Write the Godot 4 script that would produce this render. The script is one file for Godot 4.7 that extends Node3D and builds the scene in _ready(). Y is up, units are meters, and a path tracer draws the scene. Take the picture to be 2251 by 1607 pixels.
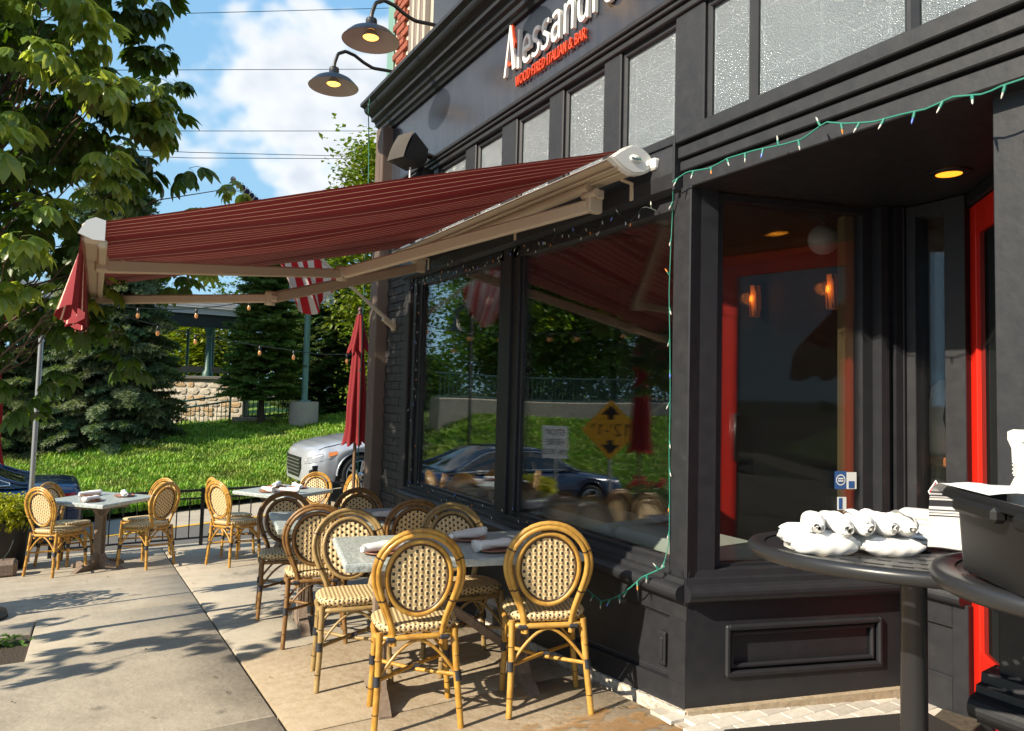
extends Node3D
# A restaurant terrace on a sloping pavement. X runs towards the shop front (its face is x = 2.444), -Z runs along it, away from the camera; metres.
const FX := 2.444
var M := {}
var used := {}
var rng := RandomNumberGenerator.new()

func gy(x: float, z: float) -> float:      # the pavement falls away along the shop front
	return 0.02 + 0.072 * z + 0.018 * x
func road_y(x: float) -> float:
	return -0.95 + 0.075 * clampf(x, -14.0, 14.0)
func bank_y(x: float, z: float) -> float:
	var t := clampf((-14.0 - z) / 6.5, 0.0, 1.0)
	var xx := clampf(x, -16.0, 16.0)
	var top := -0.13 + 0.105 * maxf(xx, -2.0) + 0.85 * smoothstep(-2.5, -6.0, x)
	return lerpf(road_y(x) + 0.05, top, t * (1.35 - 0.35 * t)) + 0.05 * sin(x * 0.9 + z * 0.6) * t

# ---------- shapes ----------
func mb() -> SurfaceTool:
	var s := SurfaceTool.new()
	s.begin(Mesh.PRIMITIVE_TRIANGLES)
	s.set_smooth_group(-1)
	return s
func tri(s: SurfaceTool, a: Vector3, b: Vector3, c: Vector3) -> void:
	s.add_vertex(a); s.add_vertex(b); s.add_vertex(c)
func quad(s: SurfaceTool, a: Vector3, b: Vector3, c: Vector3, d: Vector3) -> void:
	tri(s, a, b, c); tri(s, a, c, d)
func cbox(s: SurfaceTool, c: Vector3, size: Vector3, b := 0.0, bs := Basis()) -> void:   # a box with chamfered edges
	s.set_smooth_group(-1)
	var h := size / 2.0
	b = minf(b, minf(h.x, minf(h.y, h.z)) * 0.9)
	if b <= 0.0:
		var v := []
		for i in 8: v.append(c + bs * Vector3(h.x * (1 if i & 1 else -1), h.y * (1 if i & 2 else -1), h.z * (1 if i & 4 else -1)))
		for f in [[0, 2, 3, 1], [4, 5, 7, 6], [0, 4, 6, 2], [1, 3, 7, 5], [0, 1, 5, 4], [2, 6, 7, 3]]: quad(s, v[f[0]], v[f[3]], v[f[2]], v[f[1]])
		return
	var P := func(sx: int, sy: int, sz: int, ax: int) -> Vector3:
		var k := Vector3(h.x - (0.0 if ax == 0 else b), h.y - (0.0 if ax == 1 else b), h.z - (0.0 if ax == 2 else b))
		return c + bs * Vector3(sx * k.x, sy * k.y, sz * k.z)
	for g in [-1, 1]:
		for f in [[[g, -1, -1], [g, 1, -1], [g, 1, 1], [g, -1, 1], 0], [[-1, g, -1], [-1, g, 1], [1, g, 1], [1, g, -1], 1], [[-1, -1, g], [1, -1, g], [1, 1, g], [-1, 1, g], 2]]:
			var q := []
			for k in 4: q.append(P.call(f[k][0], f[k][1], f[k][2], f[4]))
			if g < 0: q.reverse()
			quad(s, q[3], q[2], q[1], q[0])
	for e in [[0, 1], [0, 2], [1, 2]]:
		var o: int = 3 - e[0] - e[1]
		for g in [-1, 1]:
			for k in [-1, 1]:
				var a := [0, 0, 0]; a[e[0]] = g; a[e[1]] = k
				a[o] = -1; var p0: Vector3 = P.call(a[0], a[1], a[2], e[0]); var p1: Vector3 = P.call(a[0], a[1], a[2], e[1])
				a[o] = 1; var p2: Vector3 = P.call(a[0], a[1], a[2], e[1]); var p3: Vector3 = P.call(a[0], a[1], a[2], e[0])
				quad(s, p0, p1, p2, p3)
	for x in [-1, 1]:
		for y in [-1, 1]:
			for z in [-1, 1]: tri(s, P.call(x, y, z, 0), P.call(x, y, z, 1), P.call(x, y, z, 2))
func span(s: SurfaceTool, lo: Vector3, hi: Vector3, b := 0.0) -> void:
	cbox(s, (lo + hi) / 2.0, (hi - lo).abs(), b)
func beam(s: SurfaceTool, a: Vector3, b: Vector3, w: float, t: float, bev := 0.0, upv := Vector3.UP) -> void:   # a bar from a to b, w across, t along upv
	var d := (b - a).normalized()
	var side := d.cross(upv).normalized()
	cbox(s, (a + b) / 2.0, Vector3(w, t, a.distance_to(b)), bev, Basis(side, d.cross(side), d))
func tube(s: SurfaceTool, pts: Array, r, n := 8, closed := false) -> void:
	s.set_smooth_group(0)
	var m := pts.size()
	var rings := []
	var up := Vector3.UP
	for i in m:
		var p: Vector3 = pts[i]
		var pn: Vector3 = pts[(i + 1) % m] if closed or i < m - 1 else p
		var pp: Vector3 = pts[(i - 1 + m) % m] if closed or i > 0 else p
		var d := (pn - pp).normalized()
		if i == 0: up = Vector3.UP if absf(d.y) < 0.9 else Vector3.RIGHT
		var side := d.cross(up).normalized()
		up = side.cross(d).normalized()
		var rr: float = r[i] if r is Array else r
		var ring := []
		for k in n:
			var a := TAU * k / n
			ring.append(p + (side * cos(a) + up * sin(a)) * rr)
		rings.append(ring)
	for i in (m if closed else m - 1):
		var a: Array = rings[i]
		var b: Array = rings[(i + 1) % m]
		for k in n: quad(s, a[k], b[k], b[(k + 1) % n], a[(k + 1) % n])
	if not closed:
		s.set_smooth_group(-1)
		for k in range(1, n - 1):
			tri(s, rings[0][0], rings[0][k], rings[0][k + 1])
			tri(s, rings[m - 1][0], rings[m - 1][k + 1], rings[m - 1][k])
func lathe(s: SurfaceTool, prof: Array, n := 24, at := Vector3.ZERO, bs := Basis(), smooth := true) -> void:   # prof: (radius, height)
	for i in prof.size() - 1:
		s.set_smooth_group(i if not smooth else 0)
		for k in n:
			var a := TAU * k / n
			var b := TAU * (k + 1) / n
			var p: Vector2 = prof[i]
			var q: Vector2 = prof[i + 1]
			quad(s, at + bs * Vector3(p.x * cos(a), p.y, p.x * sin(a)), at + bs * Vector3(p.x * cos(b), p.y, p.x * sin(b)), at + bs * Vector3(q.x * cos(b), q.y, q.x * sin(b)), at + bs * Vector3(q.x * cos(a), q.y, q.x * sin(a)))
func ball(s: SurfaceTool, c: Vector3, r: Vector3, n := 12, bs := Basis()) -> void:
	var pr := []
	for i in n / 2 + 1: pr.append(Vector2(sin(TAU * i / n), -cos(TAU * i / n)))
	var b2 := bs * Basis.from_scale(r)
	lathe(s, pr, n, c, b2)
func prism(s: SurfaceTool, poly: PackedVector2Array, depth: float, at := Vector3.ZERO, bs := Basis()) -> void:   # outline in the basis' xy, thick along its z
	s.set_smooth_group(-1)
	var idx := Geometry2D.triangulate_polygon(poly)
	for f in 2:
		var z := depth * f
		for i in range(0, idx.size(), 3):
			var a := at + bs * Vector3(poly[idx[i]].x, poly[idx[i]].y, z)
			var b := at + bs * Vector3(poly[idx[i + 1]].x, poly[idx[i + 1]].y, z)
			var c := at + bs * Vector3(poly[idx[i + 2]].x, poly[idx[i + 2]].y, z)
			if f == 0: tri(s, a, b, c)
			else: tri(s, a, c, b)
	for i in poly.size():
		var p := poly[i]
		var q := poly[(i + 1) % poly.size()]
		quad(s, at + bs * Vector3(p.x, p.y, 0), at + bs * Vector3(q.x, q.y, 0), at + bs * Vector3(q.x, q.y, depth), at + bs * Vector3(p.x, p.y, depth))
func sheet(s: SurfaceTool, g: Array, smooth := true, uvs := Vector2.ONE) -> void:   # g: rows of points
	s.set_smooth_group(0 if smooth else -1)
	var h := g.size()
	var w: int = g[0].size()
	for j in h - 1:
		for i in w - 1:
			for k in [[0, 0], [1, 0], [1, 1], [0, 0], [1, 1], [0, 1]]:
				s.set_uv(Vector2(float(i + k[0]) / (w - 1), float(j + k[1]) / (h - 1)) * uvs)
				s.add_vertex(g[j + k[1]][i + k[0]])
func extrude_z(s: SurfaceTool, prof: Array, z0: float, z1: float, cap := true) -> void:   # a moulding: (x, y) outline run along z
	var pv := PackedVector2Array()
	for p in prof: pv.append(p)
	prism(s, pv, z1 - z0, Vector3(0, 0, z0))
func along(s: SurfaceTool, prof: Array, a: Vector3, b: Vector3) -> void:   # a moulding from a to b (level run): prof (out, up), out = to the left of a->b seen from above... towards the street
	var d := (b - a); d.y = 0; d = d.normalized()
	var out := Vector3.UP.cross(d)
	var pv := PackedVector2Array()
	for p in prof: pv.append(p)
	prism(s, pv, a.distance_to(b), a, Basis(out, Vector3.UP, d))

# ---------- objects ----------
func numbered(n: String) -> String:
	var k: int = used.get(n, 0)
	used[n] = k + 1
	return n if k == 0 else "%s_%03d" % [n, k]
func tag(o: Node3D, label := "", category := "", group := "", kind := "") -> Node3D:
	if label: o.set_meta("label", label)
	if category: o.set_meta("category", category)
	if group: o.set_meta("group", group)
	if kind: o.set_meta("kind", kind)
	return o
func thing(called: String, label: String, category: String, at := Vector3.ZERO, turn := 0.0, group := "") -> Node3D:
	var o := Node3D.new()
	o.name = numbered(called)
	add_child(o)
	o.position = at
	o.rotation.y = turn
	tag(o, label, category, group)
	return o
func put(called: String, mesh: Mesh, m: Material, parent: Node3D = null) -> MeshInstance3D:
	var o := MeshInstance3D.new()
	o.mesh = mesh
	o.material_override = m
	if parent == null:
		o.name = numbered(called)
		add_child(o)
	else:
		o.name = called
		parent.add_child(o, true)
	return o
func done(s: SurfaceTool) -> ArrayMesh:
	s.generate_normals()
	return s.commit()
func obj(called: String, s: SurfaceTool, m: Material, parent: Node3D = null) -> MeshInstance3D:
	return put(called, done(s), m, parent)
func struct(called: String, s: SurfaceTool, m: Material) -> MeshInstance3D:
	var o := obj(called, s, m)
	o.set_meta("kind", "structure")
	return o
func copy(o: Node3D, label: String, at: Vector3, turn: float) -> Node3D:
	var c := o.duplicate()
	c.name = numbered(String(o.name).rstrip("0123456789").trim_suffix("_"))
	add_child(c)
	c.position = at
	c.rotation = Vector3(0, turn, 0)
	c.set_meta("label", label)
	return c

# ---------- materials ----------
func lin(r: float, g: float, b: float) -> Color:
	return Color(r, g, b).linear_to_srgb()
func noise_tex(freq: float, stops: Array, seed_ := 1, size := 512, oct := 5, type := FastNoiseLite.TYPE_SIMPLEX_SMOOTH, normal := false, bump := 4.0) -> NoiseTexture2D:
	var n := FastNoiseLite.new()
	n.noise_type = type
	n.seed = seed_
	n.frequency = freq
	n.fractal_octaves = oct
	var t := NoiseTexture2D.new()
	t.width = size; t.height = size
	t.seamless = true
	t.noise = n
	if normal:
		t.as_normal_map = true
		t.bump_strength = bump
	elif stops:
		var g := Gradient.new()
		g.offsets = PackedFloat32Array(); g.colors = PackedColorArray()
		var off := PackedFloat32Array(); var col := PackedColorArray()
		for q in stops: off.append(q[0]); col.append(q[1])
		g.offsets = off; g.colors = col
		t.color_ramp = g
	return t
func mat(name_: String, c: Color, rough := 0.7, metal := 0.0, extra := {}) -> StandardMaterial3D:
	var m := StandardMaterial3D.new()
	m.resource_name = name_
	m.albedo_color = c
	m.roughness = rough
	m.metallic = metal
	for k in extra: m.set(k, extra[k])
	M[name_] = m
	return m
func tex_mat(name_: String, stops: Array, freq: float, scale: float, rough := 0.8, bump := 0.0, seed_ := 1, extra := {}) -> StandardMaterial3D:
	var m := mat(name_, Color.WHITE, rough)
	m.albedo_texture = noise_tex(freq, stops, seed_)
	m.uv1_triplanar = true
	m.uv1_world_triplanar = true
	m.uv1_scale = Vector3.ONE * scale
	if bump > 0.0:
		m.normal_enabled = true
		m.normal_texture = fine_normal
		m.normal_scale = bump
	for k in extra: m.set(k, extra[k])
	return m
var fine_normal: NoiseTexture2D
func grey(v: float) -> Color:
	return lin(v, v, v)

func make_materials() -> void:
	fine_normal = noise_tex(0.06, [], 9, 512, 4, FastNoiseLite.TYPE_SIMPLEX_SMOOTH, true, 6.0)
	tex_mat("concrete", [[0.0, lin(0.292, 0.255, 0.201)], [0.35, lin(0.342, 0.299, 0.238)], [0.55, lin(0.369, 0.324, 0.258)], [1.0, lin(0.416, 0.370, 0.298)]], 0.012, 0.55, 0.9, 0.12, 3)
	tex_mat("concrete_grey", [[0.0, lin(0.294, 0.261, 0.211)], [0.4, lin(0.344, 0.305, 0.246)], [1.0, lin(0.406, 0.362, 0.293)]], 0.012, 0.5, 0.9, 0.12, 5)
	tex_mat("concrete_warm", [[0.0, lin(0.279, 0.216, 0.147)], [0.4, lin(0.340, 0.268, 0.182)], [0.6, lin(0.359, 0.291, 0.205)], [1.0, lin(0.402, 0.336, 0.254)]], 0.03, 0.7, 0.9, 0.2, 6)
	for k in ["concrete", "concrete_grey", "concrete_warm"]:
		var d := noise_tex(0.22, [[0.0, grey(.66)], [0.32, grey(.89)], [0.5, grey(.98)], [0.75, grey(1.0)], [1.0, grey(1.0)]], 12, 512, 3)
		M[k].detail_enabled = true
		M[k].detail_blend_mode = BaseMaterial3D.BLEND_MODE_MUL
		M[k].detail_albedo = d
		M[k].detail_uv_layer = BaseMaterial3D.DETAIL_UV_1
	tex_mat("joint", [[0.0, lin(.03, .025, .02)], [1.0, lin(.09, .075, .05)]], 0.05, 1.0, 0.95)
	tex_mat("asphalt", [[0.0, lin(.06, .058, .055)], [0.5, lin(.10, .097, .092)], [1.0, lin(.15, .145, .14)]], 0.1, 1.2, 0.9, 0.8, 7)
	tex_mat("soil", [[0.0, lin(.015, .01, .007)], [0.5, lin(.04, .027, .018)], [1.0, lin(.09, .06, .04)]], 0.08, 1.5, 0.95, 1.0, 8)
	tex_mat("turf", [[0.0, lin(.07, .13, .012)], [0.5, lin(.12, .21, .02)], [1.0, lin(.18, .28, .035)]], 0.05, 0.5, 0.9, 1.0, 4)
	# the shop front's satin black paint, sun-faded in patches
	tex_mat("black_paint", [[0.0, lin(.0125, .0135, .0175)], [0.5, lin(.0150, .0160, .0205)], [0.85, lin(.0175, .0185, .0225)], [0.93, lin(.026, .026, .028)], [1.0, lin(.036, .034, .034)]], 0.02, 0.8, 0.40, 0.03, 11)
	tex_mat("frieze_paint", [[0.0, lin(.024, .028, .039)], [0.45, lin(.028, .033, .046)], [0.6, lin(.031, .035, .048)], [1.0, lin(.038, .040, .050)]], 0.012, 1.0, 0.24, 0.02, 13, {"uv1_scale": Vector3(1.0, 0.35, 1.6)})
	tex_mat("black_brick", [[0.0, lin(.012, .011, .012)], [0.6, lin(.026, .024, .025)], [0.8, lin(.04, .038, .038)], [1.0, lin(.11, .105, .10)]], 0.05, 1.6, 0.6, 0.6, 14)
	M.black_paint.roughness_texture = noise_tex(0.03, [[0.0, grey(.45)], [0.5, grey(.62)], [1.0, grey(.85)]], 27)
	M.black_paint.roughness = 0.6
	mat("dark_room", lin(.07, .06, .055), 0.9)
	mat("room_floor", lin(.16, .09, .05), 0.5)
	mat("brown_trim", lin(.165, .120, .098), 0.5)
	tex_mat("taupe", [[0.0, lin(.15, .11, .08)], [0.5, lin(.20, .15, .115)], [1.0, lin(.27, .215, .17)]], 0.05, 1.0, 0.55, 0.2, 15)
	mat("beige_metal", lin(.52, .42, .31), 0.38)
	mat("white_metal", lin(.80, .79, .76), 0.3)
	mat("grey_metal", lin(.36, .37, .38), 0.42, 0.85)
	mat("iron", lin(.012, .012, .013), 0.45)
	mat("lamp_black", lin(.008, .009, .011), 0.4)
	mat("lamp_white", lin(.50, .47, .44), 0.5)
	mat("bulb", lin(.9, .7, .4), 0.3, 0.0, {"emission_enabled": true, "emission": Color(1.0, 0.72, 0.32), "emission_energy_multiplier": 1.6})
	mat("glass", Color(0.02, 0.03, 0.03, 0.03), 0.0, 0.0, {"transparency": BaseMaterial3D.TRANSPARENCY_ALPHA})
	mat("clear_glass", Color(0.4, 0.45, 0.43, 0.05), 0.0, 0.0, {"transparency": BaseMaterial3D.TRANSPARENCY_ALPHA})
	var fg := tex_mat("frosted", [[0.0, lin(.17, .20, .235)], [0.5, lin(.30, .345, .385)], [1.0, lin(.50, .54, .57)]], 0.10, 3.4, 0.16, 0.0, 17, {"metallic": 0.35})
	fg.normal_enabled = true
	fg.normal_texture = noise_tex(0.11, [], 21, 512, 2, FastNoiseLite.TYPE_CELLULAR, true, 9.0)
	fg.normal_scale = 1.5
	mat("red_paint", lin(.62, .018, .008), 0.35)
	mat("white_cloth", lin(.80, .79, .77), 0.9, 0.0, {"rim_enabled": true, "rim": 0.2})
	mat("red_cloth", lin(.20, .010, .016), 0.85, 0.0, {"backlight_enabled": true, "backlight": Color(0.55, 0.05, 0.06)})
	mat("sign_white", lin(.78, .77, .74), 0.35)
	mat("sign_red", lin(.70, .075, .025), 0.4)
	mat("green_wire", lin(.02, .17, .13), 0.5)
	mat("bulb_glass", lin(.75, .55, .35), 0.15)
	mat("cafe_bulb", lin(.36, .20, .08), 0.1, 0.0, {"emission_enabled": true, "emission": Color(1.0, 0.62, 0.3), "emission_energy_multiplier": 0.12})
	tex_mat("stone_a", [[0.0, lin(.30, .22, .15)], [0.5, lin(.46, .38, .29)], [1.0, lin(.58, .50, .40)]], 0.04, 0.9, 0.9, 0.8, 18)
	tex_mat("stone_b", [[0.0, lin(.34, .29, .24)], [0.5, lin(.50, .45, .38)], [1.0, lin(.62, .57, .50)]], 0.04, 0.8, 0.9, 0.8, 19)
	tex_mat("stone_c", [[0.0, lin(.33, .20, .10)], [0.5, lin(.45, .32, .19)], [1.0, lin(.55, .44, .30)]], 0.04, 0.8, 0.9, 0.8, 20)
	mat("mortar", lin(.42, .39, .34), 0.95)
	mat("green_metal", lin(.035, .095, .085), 0.45)
	mat("pole_teal", lin(.13, .25, .235), 0.45)
	mat("dark_fence", lin(.013, .022, .02), 0.5)
	tex_mat("bark", [[0.0, lin(.03, .022, .016)], [0.5, lin(.08, .06, .045)], [1.0, lin(.15, .12, .09)]], 0.05, 2.0, 0.95, 1.0, 22)
	tex_mat("brick_a", [[0.0, lin(.16, .035, .018)], [0.5, lin(.27, .065, .033)], [1.0, lin(.36, .11, .06)]], 0.05, 1.5, 0.85, 0.6, 23)
	tex_mat("brick_b", [[0.0, lin(.11, .03, .02)], [0.5, lin(.20, .055, .032)], [1.0, lin(.30, .10, .06)]], 0.05, 1.5, 0.85, 0.6, 24)
	mat("brick_mortar", lin(.55, .47, .38), 0.95)
	mat("pale_trim", lin(.42, .37, .31), 0.6)
	mat("patina", lin(.13, .26, .22), 0.6)
	mat("tyre", lin(.012, .012, .012), 0.75)
	mat("alloy", lin(.55, .56, .58), 0.25, 0.9)
	mat("car_silver", lin(.40, .425, .47), 0.34, 0.3, {"clearcoat_enabled": true, "clearcoat": 0.9, "clearcoat_roughness": 0.03})
	mat("car_blue", lin(.006, .024, .075), 0.25, 0.3, {"clearcoat_enabled": true, "clearcoat": 1.0, "clearcoat_roughness": 0.02})
	mat("car_glass", lin(.01, .012, .012), 0.02, 0.0, {"metallic_specular": 0.8})
	mat("chrome", lin(.75, .76, .78), 0.12, 1.0)
	mat("car_black", lin(.01, .01, .011), 0.4)
	mat("tail_red", lin(.40, .012, .012), 0.12)
	mat("headlight", lin(.35, .37, .40), 0.05, 0.3)
	mat("amber", lin(.65, .22, .08), 0.2)

func make_sky() -> Environment:
	var w := 2048
	var h := 1024
	var im := Image.create(w, h, false, Image.FORMAT_RGBAF)
	var n1 := FastNoiseLite.new(); n1.noise_type = FastNoiseLite.TYPE_SIMPLEX_SMOOTH; n1.seed = 4; n1.frequency = 1.0; n1.fractal_octaves = 6; n1.fractal_gain = 0.5
	var n2 := FastNoiseLite.new(); n2.noise_type = FastNoiseLite.TYPE_SIMPLEX_SMOOTH; n2.seed = 8; n2.frequency = 2.2; n2.fractal_octaves = 4
	# cloud banks: direction (azimuth from -Z towards +X, elevation; degrees), half width, half height
	var banks := [[14.0, 26.0, 9.5, 6.0], [6.0, 29.0, 7.5, 4.2], [2.0, 26.0, 3.5, 1.6], [15.0, 20.5, 6.5, 2.6], [8.0, 19.8, 4.5, 1.7], [20.0, 29.0, 8.0, 8.0], [18.6, 15.2, 3.6, 2.6], [14.2, 13.4, 1.9, 1.5], [8.0, 5.8, 6.0, 1.6], [22.0, 11.0, 3.0, 2.2], [-4.0, 22.0, 4.0, 5.0],
		[-30.0, 24.0, 16.0, 8.0], [-62.0, 15.0, 14.0, 6.0], [60.0, 26.0, 18.0, 9.0], [100.0, 18.0, 18.0, 7.0], [150.0, 30.0, 20.0, 10.0], [-110.0, 40.0, 16.0, 9.0], [-150.0, 20.0, 20.0, 7.0], [35.0, 55.0, 22.0, 10.0], [-100.0, 68.0, 30.0, 8.0]]
	im.fill(Color(0.16, 0.155, 0.13))
	var low := int(h * 92.0 / 180.0)
	var rowc := []
	for j in low:
		var t := clampf((90.0 - 180.0 * (j + 0.5) / h) / 60.0, 0.0, 1.0)
		rowc.append(Color(0.35, 0.57, 0.71).lerp(Color(0.10, 0.29, 0.57), pow(t, 0.66)))
		im.fill_rect(Rect2i(0, j, w, 1), rowc[j])
	var cover := PackedFloat32Array()
	cover.resize(w * low)
	for b in banks:
		var k := sqrt(2.6)
		for j in range(maxi(0, int((90.0 - b[1] - b[3] * k) / 180.0 * h)), mini(low, int((90.0 - b[1] + b[3] * k) / 180.0 * h))):
			var el: float = 90.0 - 180.0 * (j + 0.5) / h - b[1]
			var qy: float = el * el / (b[3] * b[3])
			for i in range(int((b[0] - b[2] * k + 180.0) / 360.0 * w), int((b[0] + b[2] * k + 180.0) / 360.0 * w)):
				var da: float = 360.0 * (i + 0.5) / w - 180.0 - b[0]
				var q: float = 1.0 - (da * da / (b[2] * b[2]) + qy) / 2.6
				var at := j * w + posmod(i, w)
				if q > cover[at]: cover[at] = q
	for j in low:
		var e := PI / 2 - PI * (j + 0.5) / h
		for i in w:
			var m := cover[j * w + i]
			if m > 0.0:
				var a := TAU * (i + 0.5) / w - PI
				var d := Vector3(sin(a) * cos(e), sin(e) * 1.5, -cos(a) * cos(e)) * 9.0
				var v := n1.get_noise_3dv(d) * 0.75 + m * 1.5 - 0.46
				var c := smoothstep(0.0, 0.42, v)
				if c > 0.0:
					var body := n2.get_noise_3dv(d * 0.7) * 0.5 + 0.5
					var lit := clampf(1.08 - clampf(v * 1.15, 0.0, 1.0) * 0.75 * (0.5 + body), 0.30, 1.0)
					im.set_pixel(i, j, rowc[j].lerp(Color(0.36, 0.44, 0.54).lerp(Color(0.76, 0.77, 0.78), lit), c))
	var mt := PanoramaSkyMaterial.new()
	mt.panorama = ImageTexture.create_from_image(im)
	var sky := Sky.new()
	sky.sky_material = mt
	var e2 := Environment.new()
	e2.background_mode = Environment.BG_SKY
	e2.sky = sky
	return e2

func set_view() -> void:
	var cam := Camera3D.new()
	cam.name = "camera"
	cam.projection = Camera3D.PROJECTION_FRUSTUM
	cam.near = 0.1
	cam.far = 400.0
	cam.size = 1607.0 / 1620.0 * cam.near
	cam.frustum_offset = Vector2(0.0, -33.5 / 1620.0 * cam.near)
	cam.transform = Transform3D(Basis(Vector3(0.869698, 0.026942, 0.492848), Vector3(-0.052806, 0.997857, 0.038634), Vector3(-0.490751, -0.059625, 0.869258)).orthonormalized(), Vector3(0, 1.34, 0))
	add_child(cam)
	cam.current = true
	var env := make_sky()
	env.tonemap_mode = Environment.TONE_MAPPER_LINEAR
	env.tonemap_exposure = 2.0
	env.background_energy_multiplier = 0.72
	env.sdfgi_enabled = true
	env.ssao_enabled = true
	env.ssil_enabled = true
	var we := WorldEnvironment.new()
	we.name = "environment"
	we.environment = env
	add_child(we)
	var sun := DirectionalLight3D.new()
	sun.name = "sun"
	sun.light_energy = 1.5
	sun.light_color = Color(1.0, 0.945, 0.845)
	sun.light_angular_distance = 0.53
	sun.shadow_enabled = true
	add_child(sun)
	var a := deg_to_rad(5.0)
	sun.look_at_from_position(Vector3.ZERO, Vector3(cos(a), -0.65, -sin(a)), Vector3.UP)

# ---------- the setting ----------
func slab_piece(x0: float, x1: float, z0: float, z1: float, m: String, parent: Node3D, lift := 0.0) -> void:
	var g := 0.006
	var b := 0.008
	x0 += g; x1 -= g; z0 += g; z1 -= g
	var s := mb()
	var nx := maxi(1, int((x1 - x0) / 0.4)); var nz := maxi(1, int((z1 - z0) / 0.4))
	var rows := []
	for j in nz + 3:
		var row := []
		for i in nx + 3:
			var ii := clampi(i - 1, 0, nx); var jj := clampi(j - 1, 0, nz)
			var edge := i == 0 or j == 0 or i == nx + 2 or j == nz + 2
			var x := lerpf(x0 + b, x1 - b, float(ii) / nx); var z := lerpf(z0 + b, z1 - b, float(jj) / nz)
			if i == 0: x = x0
			if i == nx + 2: x = x1
			if j == 0: z = z0
			if j == nz + 2: z = z1
			row.append(Vector3(x, gy(x, z) + lift - (0.007 if edge else 0.0), z))
		rows.append(row)
	sheet(s, rows)
	s.set_smooth_group(-1)
	var c := [Vector3(x0, 0, z0), Vector3(x1, 0, z0), Vector3(x1, 0, z1), Vector3(x0, 0, z1)]
	for k in 4:
		var p: Vector3 = c[k]; var q: Vector3 = c[(k + 1) % 4]
		p.y = gy(p.x, p.z) + lift - 0.007; q.y = gy(q.x, q.z) + lift - 0.007
		quad(s, p, q, q + Vector3.DOWN * 0.05, p + Vector3.DOWN * 0.05)
	obj("slab", s, M[m], parent)

func ground_sheet(called: String, x0: float, x1: float, z0: float, z1: float, f: Callable, m: String, nx := 30, nz := 20) -> void:
	var s := mb()
	var rows := []
	for j in nz + 1:
		var row := []
		for i in nx + 1:
			var x := lerpf(x0, x1, float(i) / nx); var z := lerpf(z0, z1, float(j) / nz)
			row.append(Vector3(x, f.call(x, z), z))
		rows.append(row)
	sheet(s, rows)
	struct(called, s, M[m])

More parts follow.
